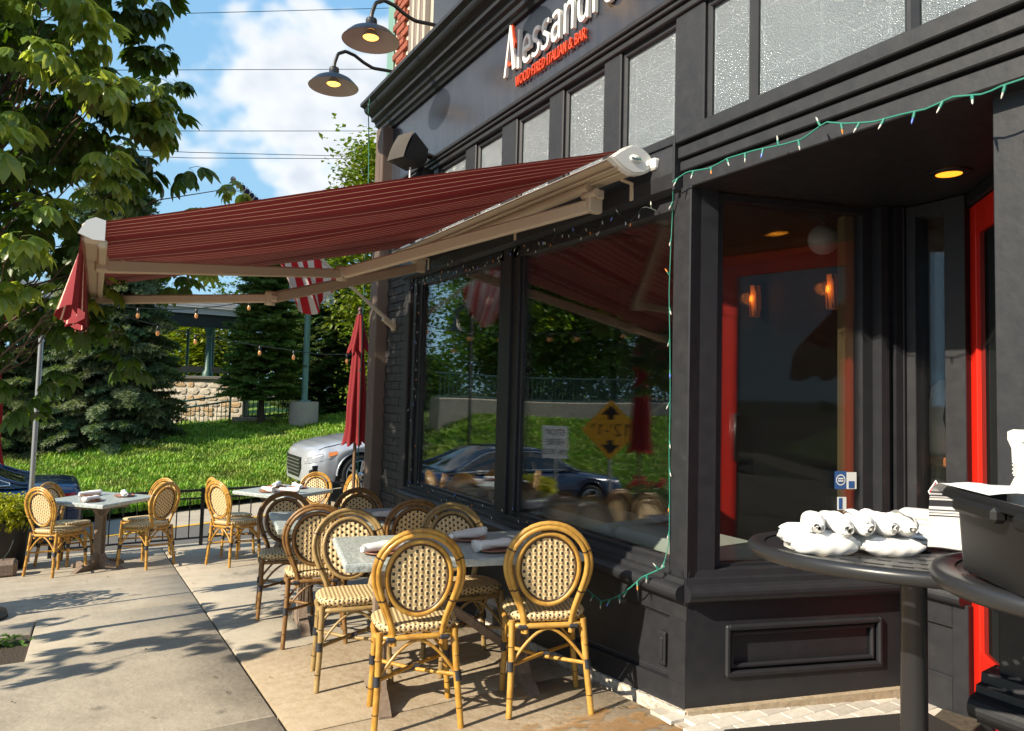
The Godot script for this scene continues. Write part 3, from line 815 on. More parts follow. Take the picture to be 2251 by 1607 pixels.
	for e in [[.857, .905, .925, .995, 0], [.927, .905, .985, .990, 1], [.872, .80, .925, .865, 1], [.938, .91, .972, .945, 0], [.88, .805, .90, .86, 0]]:
		s = mb()
		prism(s, PackedVector2Array([Vector2(e[0], e[1]), Vector2(e[2], e[1]), Vector2(e[2], e[3]), Vector2(e[0], e[3])]), .001, C1 - so * (.078 if e[4] == 1 or e[0] < .86 else .0765), wb)
		obj("window_sticker", s, ink[e[4]], B)
	s = mb()
	lathe(s, [Vector2(.0225, .0), Vector2(.0255, .0005), Vector2(.028, .0)], 24, C1 + sd * .891 + Vector3.UP * .951 - so * .0755, Basis(sd, so, Vector3.UP))
	obj("sticker_ring", s, ink[1], B)
	s = mb()
	for k in 2: beam(s, C1 + sd * .876 + Vector3.UP * (.946 + k * .012) - so * .0755, C1 + sd * .906 + Vector3.UP * (.946 + k * .012) - so * .0755, .001, .007)
	obj("sticker_print", s, ink[1], B)
	for e in [[.062, 1, .046], [.052, 2, .045]]:
		s = mb()
		prism(s, PackedVector2Array([Vector2(-e[0] * .65, 0), Vector2(0, -e[0]), Vector2(e[0] * .65, 0), Vector2(0, e[0])]), .001, Vector3(X2 + e[2], .91, -2.172), Basis(Vector3(0, 0, 1), Vector3.UP, Vector3(-1, 0, 0)))
		obj("window_sticker", s, ink[e[1]], B)
	s = mb()
	for k in 3: beam(s, Vector3(X2 + .0435, .925 - k * .016, -2.185 + .004 * k), Vector3(X2 + .0435, .925 - k * .016, -2.158 - .004 * k), .001, .006)
	obj("sticker_print", s, ink[1], B)
	make_entrance_floor(C1, C2)
	make_inside()
	make_sign()

func make_entrance_floor(C1: Vector3, C2: Vector3) -> void:
	var f := Node3D.new()
	f.name = "entrance_floor"; add_child(f); f.set_meta("kind", "structure")
	var s := mb()
	span(s, Vector3(2.35, -.6, -2.75), Vector3(3.75, -.118, -.9))
	obj("bed", s, M.mortar, f)
	var t := mb()
	cbox(t, Vector3.ZERO, Vector3(.147, .02, .072), .003)
	var tm := done(t)
	var ms := [tex_mat("tile_a", [[0.0, lin(.50, .47, .42)], [1.0, lin(.66, .63, .57)]], .05, 1.0, .5), tex_mat("tile_b", [[0.0, lin(.38, .36, .33)], [1.0, lin(.52, .49, .45)]], .05, 1.0, .5, 0.0, 2)]
	var n := 0
	for r in 22:
		for c in 10:
			var p := Vector3(2.40 + c * .15 + (.075 if r % 2 else 0.0), -.112, -2.62 + r * .075)
			if p.x > 3.68 or (p.x < 2.44 and p.z > -1.4) or n > 280: continue
			var side := (C2 - C1).cross(p - C1).y
			if side > 0.02: continue
			n += 1
			var o := put("tile", tm, ms[(r * 7 + c * 3) % 5 % 2], f)
			o.position = p
	s = mb()
	var d := (C2 - C1).normalized()
	var so := Vector3(-d.z, 0, d.x)
	cbox(s, (C1 + C2) / 2.0 + so * .60 + Vector3(.0, -.095, 0), Vector3(1.05, .012, .78), .004, Basis(d, Vector3.UP, so * -1.0 if d.cross(Vector3.UP).dot(so) < 0 else so))
	tag(obj("door_mat", s, mat("mat_rubber", lin(.014, .013, .013), .9)), "black rubber mat on the tiled entrance floor", "mat")

func sconce(at: Vector3, which: String) -> void:
	var t := thing("wall_sconce", "amber lit wall lamp with twig pattern inside the restaurant " + which, "lamp", at, 0.0, "sconces on the dining room wall")
	var s := mb()
	lathe(s, [Vector2(.048, -.14), Vector2(.052, 0), Vector2(.048, .14)], 16)
	obj("shade", s, mat("sconce_shade", lin(.5, .3, .1), .6, 0.0, {"emission_enabled": true, "emission": Color(1.0, .42, .07), "emission_energy_multiplier": .018}), t)
	s = mb()
	ball(s, Vector3(-.03, .02, 0), Vector3(.03, .05, .03))
	obj("flame_bulb", s, mat("sconce_bulb", lin(.8, .5, .2), .4, 0.0, {"emission_enabled": true, "emission": Color(1.0, .5, .1), "emission_energy_multiplier": .28}), t)
	s = mb()
	for k in 7: beam(s, Vector3(.053 * cos(k * 1.1 + 2.0), -.14, .053 * sin(k * 1.1 + 2.0)), Vector3(.053 * cos(k * 1.3 + 2.3), .14, .053 * sin(k * 1.3 + 2.3)), .006, .006)
	obj("twigs", s, M.car_black, t)
	var l := OmniLight3D.new()
	l.name = "sconce_light"; l.light_energy = 0.012; l.light_color = Color(1, .55, .2); l.light_size = .05; l.shadow_enabled = true; l.omni_range = 8; l.omni_attenuation = 2
	t.add_child(l); l.position = Vector3(-.09, .02, 0)

func make_inside() -> void:
	sconce(Vector3(5.17, 2.24, -4.70), "farther from the door")
	sconce(Vector3(5.17, 2.24, -3.90), "nearer to the door")
	var s := mb()
	for z in [-5.9, -5.1, -4.3, -3.5]: cbox(s, Vector3(2.90, .47, z + .38), Vector3(.5, .24, .78), .05)
	tag(obj("bench_cushion", s, tex_mat("bench_fabric", [[0.0, lin(.20, .27, .25)], [.45, lin(.42, .50, .45)], [.55, lin(.30, .37, .33)], [1.0, lin(.55, .60, .54)]], .09, 2.2, .9, 0.0, 33)), "pale green patterned bench cushion inside the window", "cushion")
	s = mb()
	ball(s, Vector3(3.70, 2.30, -2.85), Vector3(.09, .09, .09), 16)
	tube(s, [Vector3(3.70, 2.38, -2.85), Vector3(3.70, 2.63, -2.85)], .012)
	tag(obj("globe_pendant", s, M.lamp_white), "unlit white globe lamp hanging inside the side window", "lamp")
	var urn := thing("white_urn", "tall white urn on a wooden shelf behind the narrow side light", "urn", Vector3(4.02, 1.075, -2.34))
	s = mb()
	lathe(s, [Vector2(.001, 0), Vector2(.085, 0), Vector2(.09, .02), Vector2(.08, .2), Vector2(.055, .36), Vector2(.02, .40), Vector2(.001, .41)], 20)
	obj("body", s, M.white_metal, urn)
	s = mb()
	tube(s, [Vector3(-.05, .3, .05), Vector3(-.09, .2, .06), Vector3(-.06, .08, .07)], .008, 6)
	obj("handle", s, M.car_black, urn)
	s = mb()
	span(s, Vector3(3.86, 1.02, -2.55), Vector3(4.3, 1.072, -2.1), .01)
	tag(obj("wooden_shelf", s, mat("shelf_wood", lin(.30, .10, .03), .4)), "orange brown wooden shelf carrying the white urn", "shelf")
	# recessed downlight in the entrance ceiling
	var t := thing("recessed_downlight", "small lit round downlight in the entrance ceiling", "lamp", Vector3(3.22, 2.358, -1.84))
	s = mb()
	lathe(s, [Vector2(.05, .004), Vector2(.055, -.003), Vector2(.085, -.003), Vector2(.088, .003)], 24)
	obj("trim_ring", s, M.black_paint, t)
	s = mb()
	lathe(s, [Vector2(0.001, -.001), Vector2(.052, -.001)], 24)
	obj("lens", s, mat("downlight_lens", lin(.9, .6, .2), .4, 0.0, {"emission_enabled": true, "emission": Color(1.0, .6, .12), "emission_energy_multiplier": 1.1}), t)
	var l := SpotLight3D.new()
	l.name = "downlight"; l.light_energy = .02; l.light_color = Color(1, .7, .35); l.light_size = .05; l.shadow_enabled = true; l.spot_angle = 45; l.spot_range = 8; l.spot_attenuation = 2
	t.add_child(l); l.position = Vector3(0, -.01, 0); l.rotation.x = -PI / 2

func letters(text: String, z0: float, y: float, size: float, sx: float, depth: float, m: Material, parent: Node3D, track := 0.0, bold := 0.0) -> void:
	var font := SystemFont.new()
	font.font_names = PackedStringArray(["Droid Sans"])
	var z := z0
	for ch in text:
		var adv := font.get_string_size(ch, HORIZONTAL_ALIGNMENT_LEFT, -1, 64).x / 64.0 * size
		if ch != " ":
			var tm := TextMesh.new()
			tm.font = font
			tm.text = ch
			tm.font_size = 64
			tm.pixel_size = size / 64.0
			tm.depth = depth
			tm.horizontal_alignment = HORIZONTAL_ALIGNMENT_LEFT
			tm.vertical_alignment = VERTICAL_ALIGNMENT_TOP
			var o := put("letter", tm, m, parent)
			var asc := font.get_ascent(64) / 64.0 * size
			o.transform = Transform3D(Basis(Vector3.UP, -PI / 2) * Basis.from_scale(Vector3(sx, 1, 1)), Vector3(FX - .004 - depth / 2.0, y + asc, z))
		z += (adv + track) * sx

func make_sign() -> void:
	var t := thing("restaurant_sign", "white script name over small red wood fired lettering on the frieze", "sign")
	letters("lessandro's", -4.335, 3.575, .36, .70, .025, M.sign_white, t, .004)
	# the tall A with a flame round it
	var s := mb()
	var bz := Basis(Vector3(0, 0, 1), Vector3.UP, Vector3(-1, 0, 0))
	prism(s, PackedVector2Array([Vector2(-4.52, 3.585), Vector2(-4.495, 3.585), Vector2(-4.43, 3.93), Vector2(-4.447, 3.945)]), .025, Vector3(FX + .003, 0, 0), bz)
	prism(s, PackedVector2Array([Vector2(-4.447, 3.90), Vector2(-4.43, 3.93), Vector2(-4.352, 3.60), Vector2(-4.395, 3.60)]), .026, Vector3(FX + .003, 0, 0), bz)
	obj("letter", s, M.sign_white, t)
	s = mb()
	var fp := PackedVector2Array()
	for p in [[-4.50, 3.72], [-4.492, 3.80], [-4.468, 3.88], [-4.452, 3.95], [-4.455, 4.02], [-4.425, 3.965], [-4.415, 3.90], [-4.40, 3.84], [-4.372, 3.78], [-4.385, 3.755], [-4.425, 3.83], [-4.44, 3.90], [-4.462, 3.83], [-4.478, 3.77], [-4.482, 3.70], [-4.455, 3.675], [-4.40, 3.665], [-4.37, 3.675], [-4.39, 3.645], [-4.455, 3.65], [-4.492, 3.675]]: fp.append(Vector2(p[0], p[1]))
	prism(s, fp, .018, Vector3(FX + .002, 0, 0), bz)
	obj("flame_emblem", s, M.sign_red, t)
	letters("WOOD FIRED ITALIAN & BAR", -4.345, 3.458, .098, .66, .02, M.sign_red, t)

# ---------- awning, lamps, speaker, flag, light strings ----------
func stripes_tex() -> ImageTexture:
	var w := 1024
	var im := Image.create(w, 4, false, Image.FORMAT_RGB8)
	var red := lin(.19, .0075, .015)
	var dark := lin(.14, .005, .010)
	var pale := lin(.66, .48, .38)
	var k := 0
	for i in w:
		var u := fmod(i, 128.0)
		var c := red
		if u > 86: c = dark
		for q in [[8, 2], [24, 2], [40, 2], [56, 2], [72, 2], [110, 2]]:
			if u >= q[0] and u < q[0] + q[1]: c = pale
		for j in 4: im.set_pixel(i, j, c)
	return ImageTexture.create_from_image(im)

func make_awning() -> void:
	var t := thing("retractable_awning", "dark red pinstriped folding arm awning over the terrace window", "awning")
	var z0 := -2.89
	var z1 := -5.93
	# fabric, sagging a little between the rollers
	var s := mb()
	var rows := []
	for j in 19:
		var v := j / 18.0
		var row := []
		for i in 61:
			var u := i / 60.0
			var far_lift := lerpf(0.0, .11, u) * v
			var y := lerpf(2.565, 1.905, v) + far_lift - .045 * sin(PI * v) * sin(PI * clampf(u, .02, .98)) + .022 * sin(u * 17.0 + v * 3.5) * v * (1.0 - v) * 2.0 - .01 * sin(u * 5.0 + 1.0) * v
			row.append(Vector3(lerpf(2.21, -.005, v), y, lerpf(z0, z1, u) + .03 * (v - .5) * sin(u * 9.0)))
		rows.append(row)
	sheet(s, rows, true, Vector2(.56, 1))
	var fm := mat("awning_fabric", Color.WHITE, .85, 0.0, {"backlight_enabled": true, "backlight": Color(.36, .33, .33)})
	fm.albedo_texture = stripes_tex()
	obj("fabric", s, fm, t)
	# valance
	s = mb()
	rows = []
	for j in 8:
		var v := j / 7.0
		var row := []
		for i in 81:
			var u := i / 80.0
			var wv := .035 * sin(u * 40.0) * v + .018 * sin(u * 93.0 + 1.0) * v
			row.append(Vector3(-.065 - .03 * v + wv, lerpf(1.86, 1.97, u) - v * (.27 + .03 * sin(u * 60.0)), lerpf(z0, z1, u) + .02 * cos(u * 40.0) * v))
		rows.append(row)
	sheet(s, rows, true, Vector2(.56, 1))
	obj("valance", s, fm, t)
	# front bar with end caps
	var a := Vector3(-.03, 1.855, z0)
	var b := Vector3(-.03, 1.965, z1)
	s = mb()
	beam(s, a, b, .07, .075, .012)
	beam(s, a + Vector3(.03, -.035, 0), b + Vector3(.03, -.035, 0), .03, .03, .006)
	obj("front_bar", s, M.beige_metal, t)
	for e in [[a, .012], [b, -.012]]:
		s = mb()
		prism(s, PackedVector2Array([Vector2(-.045, -.018), Vector2(.0, -.036), Vector2(.036, -.036), Vector2(.036, .034), Vector2(.005, .042), Vector2(-.022, .028)]), e[1], e[0] + Vector3(0, .01, 0))
		obj("bar_end_cap", s, M.white_metal, t)
	# cassette
	var tear := PackedVector2Array()
	for i in 20:
		var q := PI * 2 * i / 20.0
		var px := cos(q)
		tear.append(Vector2(2.282 + .135 * px, 2.530 + .076 * sin(q) * (1.0 if px > 0 else pow(1.0 + px, .55)) - .012 * maxf(0.0, -px)))
	s = mb()
	var body := PackedVector2Array()
	for p in tear: body.append(Vector2(lerpf(2.29, p.x, .78), lerpf(2.530, p.y, .76)))
	prism(s, body, z0 - z1 - .04, Vector3(0, 0, z1 + .02))
	obj("cassette", s, M.beige_metal, t)
	s = mb()
	for q in [[2.22, 2.485], [2.27, 2.472], [2.32, 2.478]]: beam(s, Vector3(q[0], q[1], z0), Vector3(q[0], q[1], z1), .035, .012, .004)
	tube(s, [Vector3(2.25, 2.455, z0 - .3), Vector3(2.25, 2.455, z1 + .3)], .028, 12)
	obj("roller_tube", s, M.beige_metal, t)
	for e in [z0 - .02, z1 - .0]:
		s = mb()
		prism(s, tear, .035, Vector3(0, 0, e))
		var inner := PackedVector2Array()
		for p in tear: inner.append(Vector2(lerpf(2.282, p.x, .88), lerpf(2.53, p.y, .86)))
		if e > -3.5: prism(s, inner, .012, Vector3(0, 0, e + .035))
		var cap := obj("cassette_end_cap", s, M.white_metal, t)
		if e > -3.5:
			var s2 := mb()
			lathe(s2, [Vector2(.034, 0), Vector2(.036, .003), Vector2(.001, .004)], 24, Vector3(2.295, 2.53, e + .047), Basis(Vector3(1, 0, 0), Vector3(0, 0, 1), Vector3(0, -.6, 0)))
			obj("oval_badge", s2, mat("badge", lin(.70, .74, .72), .4), cap)
			var s3 := mb()
			for k in 6: cbox(s3, Vector3(2.272 + k * .0075, 2.532 + .002 * sin(k * 2.0), e + .052), Vector3(.005, .009 - .002 * (k % 2), .002))
			obj("badge_script", s3, mat("badge_ink", lin(.05, .10, .13), .6), cap)
			var s4 := mb()
			cbox(s4, Vector3(2.322, 2.534, e + .052), Vector3(.009, .009, .002), 0.0, Basis(Vector3(0, 0, 1), .7))
			obj("badge_mark", s4, mat("badge_green", lin(.02, .30, .14), .6), cap)
	s = mb()
	cbox(s, Vector3(2.425, 2.52, z0 + .035), Vector3(.075, .06, .055), .01)
	cbox(s, Vector3(2.39, 2.52, z0 + .02), Vector3(.05, .03, .03), .006)
	obj("wall_bracket", s, M.white_metal, t)
	for z in [-3.02, -4.25, -5.72]:
		s = mb()
		beam(s, Vector3(2.40, 2.46, z), Vector3(2.40, 2.37, z), .028, .008, .002, Vector3.RIGHT)
		beam(s, Vector3(2.40, 2.46, z), Vector3(2.33, 2.47, z), .028, .008, .002)
		obj("mounting_tab", s, M.beige_metal, t)
	# folding arms
	var arms := [[Vector3(2.25, 2.355, -3.19), Vector3(1.33, 2.075, -4.58), Vector3(.005, 1.825, -3.48)], [Vector3(2.25, 2.355, -5.62), Vector3(.99, 1.935, -5.05), Vector3(.005, 1.90, -5.66)]]
	for q in arms:
		var arm := Node3D.new()
		arm.name = "folding_arm"; t.add_child(arm, true)
		s = mb(); beam(s, q[0], q[1], .035, .075, .01)
		obj("upper_arm", s, M.beige_metal, arm)
		s = mb(); beam(s, q[1], q[2], .03, .058, .008)
		obj("forearm", s, M.beige_metal, arm)
		s = mb(); lathe(s, [Vector2(.001, .045), Vector2(.034, .045), Vector2(.036, .03), Vector2(.036, -.03), Vector2(.034, -.045), Vector2(.001, -.045)], 16, q[1])
		cbox(s, q[1] + Vector3(.02, 0, .02), Vector3(.05, .05, .05), .01)
		obj("elbow", s, M.beige_metal, arm)
		s = mb(); cbox(s, q[0] + Vector3(.03, .01, 0), Vector3(.09, .09, .05), .008)
		tube(s, [q[0] + Vector3(.0, .06, -.05), q[0] + Vector3(.0, .06, .07)], .022, 10)
		cbox(s, q[0] + Vector3(.04, .06, .04), Vector3(.05, .05, .02), .006)
		obj("shoulder_bracket", s, M.beige_metal, arm)
		s = mb(); cbox(s, q[2] + Vector3(-.005, .01, 0), Vector3(.05, .07, .06), .008)
		obj("wrist_bracket", s, M.beige_metal, arm)

func barn_lamp(z: float, label: String) -> void:
	var t := thing("gooseneck_lamp", label, "lamp", Vector3(0, 0, z), 0.0, "gooseneck lamps above the cornice")
	var s := mb()
	var cv := Curve3D.new()
	var P := [[2.575, 4.462], [2.318, 4.456], [2.181, 4.445], [2.089, 4.476], [1.997, 4.524], [1.908, 4.542], [1.836, 4.50], [1.806, 4.40], [1.806, 4.32]]
	for i in P.size():
		var tan_ := Vector3.ZERO
		if i > 0 and i < P.size() - 1: tan_ = Vector3(P[i + 1][0] - P[i - 1][0], P[i + 1][1] - P[i - 1][1], 0) / 5.0
		cv.add_point(Vector3(P[i][0], P[i][1], 0), -tan_, tan_)
	var pts := []
	for i in 41: pts.append(cv.sample_baked(cv.get_baked_length() * i / 40.0))
	tube(s, pts, .016, 10)
	obj("gooseneck", s, M.lamp_black, t)
	s = mb()
	lathe(s, [Vector2(.001, .02), Vector2(.06, .02), Vector2(.06, 0), Vector2(.001, 0)], 16, Vector3(2.57, 4.462, 0), Basis(Vector3(0, 1, 0), Vector3(-1, 0, 0), Vector3(0, 0, 1)), false)
	obj("wall_plate", s, M.lamp_black, t)
	var c := Vector3(1.806, 4.175, 0)
	s = mb()
	lathe(s, [Vector2(.02, .185), Vector2(.042, .18), Vector2(.046, .17), Vector2(.048, .10), Vector2(.085, .092), Vector2(.13, .084), Vector2(.17, .062), Vector2(.205, .028), Vector2(.228, .0), Vector2(.232, -.003)], 40, c)
	obj("shade", s, M.lamp_black, t)
	s = mb()
	lathe(s, [Vector2(.231, -.004), Vector2(.225, .0), Vector2(.20, .026), Vector2(.165, .058), Vector2(.125, .079), Vector2(.06, .086), Vector2(.001, .088)], 40, c)
	obj("shade_lining", s, M.lamp_white, t)
	s = mb()
	lathe(s, [Vector2(.03, .085), Vector2(.045, .06), Vector2(.063, .035), Vector2(.065, .025)], 20, c)
	obj("lamp_holder", s, M.pale_trim, t)
	s = mb()
	lathe(s, [Vector2(.063, .027), Vector2(.05, .018), Vector2(.03, .012), Vector2(.001, .01)], 20, c)
	obj("bulb", s, M.bulb, t)
	var l := SpotLight3D.new()
	l.name = "lamp_light"; l.light_energy = .12; l.light_color = Color(1, .78, .45); l.light_size = .06; l.spot_angle = 70; l.spot_range = 10; l.spot_attenuation = 2; l.shadow_enabled = true
	t.add_child(l)
	l.position = c + Vector3(0, -.005, 0); l.rotation.x = -PI / 2

func make_speaker() -> void:
	var t := thing("outdoor_speaker", "black wedge shaped outdoor speaker on the frieze", "speaker", Vector3(2.20, 3.33, -5.74), deg_to_rad(20))
	var bs := Basis(Vector3(0, 0, 1), deg_to_rad(-24))
	var s := mb()
	prism(s, PackedVector2Array([Vector2(-.10, -.13), Vector2(.10, -.08), Vector2(.12, .0), Vector2(.09, .10), Vector2(-.09, .13)]), .20, bs * Vector3(0, 0, -.10), bs)
	obj("cabinet", s, M.car_black, t)
	s = mb()
	var rows := []
	for j in 9:
		var row := []
		for i in 7:
			var u := i / 6.0 - .5; var v := j / 8.0 - .5
			row.append(bs * Vector3(-.105 - .035 * cos(v * 3.0) * cos(u * 2.4), v * .27, u * .205))
		rows.append(row)
	sheet(s, rows)
	obj("grille", s, mat("grille", lin(.045, .041, .038), .85), t)
	s = mb()
	ball(s, Vector3(.10, .02, .05), Vector3(.04, .04, .04))
	tube(s, [Vector3(.10, .02, .05), Vector3(.23, .02, .05)], .025, 10)
	obj("ball_mount", s, M.car_black, t)
	s = mb()
	prism(s, PackedVector2Array([Vector2(.10, -.10), Vector2(.21, -.10), Vector2(.24, -.20), Vector2(.05, -.22)]), .08, Vector3(0, 0, .0))
	obj("bracket", s, M.car_black, t)
	s = mb()
	tube(s, [Vector3(-.03, -.13, .05), Vector3(-.03, -.22, .05), Vector3(-.05, -.25, .05), Vector3(-.04, -.29, .05), Vector3(-.01, -.33, .06)], .007, 6)
	obj("cable", s, M.white_metal, t)

func make_flag() -> void:
	var t := thing("flag", "red and white striped flag on a pole, wrapped round its tip", "flag", Vector3(2.42, 1.97, -6.6))
	var d := Vector3(-1.50, 1.16, 0)
	var s := mb()
	tube(s, [Vector3.ZERO, d * .18], .019, 10)
	tube(s, [d * .17, d * .97], .013, 10)
	obj("pole", s, mat("pole_wood", lin(.50, .44, .36), .5), t)
	s = mb()
	ball(s, d * 0.985, Vector3(.024, .024, .024))
	obj("finial", s, M.grey_metal, t)
	s = mb()
	cbox(s, Vector3(.02, -.005, 0), Vector3(.05, .12, .06), .01)
	tube(s, [Vector3(.02, -.03, 0), Vector3(-.09, .05, 0)], .027, 10)
	obj("wall_bracket", s, M.beige_metal, t)
	var im := Image.create(16, 130, false, Image.FORMAT_RGB8)
	for j in 130:
		for i in 16: im.set_pixel(i, j, lin(.44, .008, .016) if (j / 10) % 2 == 0 else lin(.60, .57, .53))
	var fm := mat("flag_cloth", Color.WHITE, .8, 0.0, {"backlight_enabled": true, "backlight": Color(.5, .5, .5)})
	fm.albedo_texture = ImageTexture.create_from_image(im)
	s = mb()
	var rows := []
	for j in 23:
		var v := j / 22.0
		var row := []
		for i in 31:
			var u := i / 30.0
			var top := d * lerpf(.36, .93, u)
			var bot := Vector3(lerpf(1.86, 1.46, u) - 2.42, lerpf(2.30, 2.22, u) - .24 * sin(PI * u) - 1.97, 0)
			var fold := .055 * sin(u * 13.0 + v * 1.6) * v
			
			row.append(top.lerp(bot, v) + Vector3(fold * .5, -.015, .06 * cos(u * 13.0 + v) * v))
		rows.append(row)
	s.set_smooth_group(0)
	for j in 22:
		for i in 30:
			for k in [[0, 0], [1, 0], [1, 1], [0, 0], [1, 1], [0, 1]]:
				s.set_uv(Vector2((j + k[1]) / 22.0, (i + k[0]) / 30.0 * .85))
				s.add_vertex(rows[j + k[1]][i + k[0]])
	obj("cloth", s, fm, t)
	s = mb()                                     # the blue field, wound round the pole
	var pts := []; var rad := []
	for i in 25:
		pts.append(d * lerpf(.80, .955, i / 24.0)); rad.append(.022 + .007 * sin(i * 1.6))
	tube(s, pts, rad, 10)
	obj("wrapped_field", s, mat("flag_blue", lin(.014, .022, .085), .8), t)
	s = mb()
	for i in 6:
		var c := d * (.815 + i * .025)
		tube(s, [c + Vector3(-.024, -.028, .018), c + Vector3(-.008, .0, .031), c + Vector3(.012, .030, .012)], .004, 5)
	obj("wrapped_stripes", s, mat("flag_white", lin(.7, .68, .65), .8), t)

func light_string(called: String, label: String, pts: Array, every: float, bulbs: Array, group: String, r := .0035, wire := "green_wire", drop := .022) -> void:
	var t := thing(called, label, "string lights", Vector3.ZERO, 0.0, group)
	var cv := Curve3D.new()
	for i in pts.size():
		var tn := Vector3.ZERO
		if i > 0 and i < pts.size() - 1: tn = (pts[i + 1] - pts[i - 1]) / 6.0
		cv.add_point(pts[i], -tn, tn)
	var L := cv.get_baked_length()
	var n := maxi(8, int(L / .03))
	var path := []
	for i in n + 1: path.append(cv.sample_baked(L * i / n))
	var s := mb()
	tube(s, path, r, 5)
	obj("wire", s, M[wire], t)
	rng.seed = hash(called) + pts.size()
	var k := 0
	var at := every * .4
	while at < L:
		var p := cv.sample_baked(at)
		var d := Vector3(rng.randf_range(-.5, .1), -1.0 if rng.randf() < .8 else .6, rng.randf_range(-.5, .5)).normalized()
		s = mb()
		tube(s, [p, p + d * drop], r * 1.5, 6)
		var sk := obj("socket", s, M[wire], t)
		s = mb()
		tube(s, [p + d * drop, p + d * (drop + .012), p + d * (drop + .02)], [.0035, .0035, .001], 6)
		obj("bulb", s, M[bulbs[k % bulbs.size()]], sk)
		k += 1
		at += every * rng.randf_range(.8, 1.2)

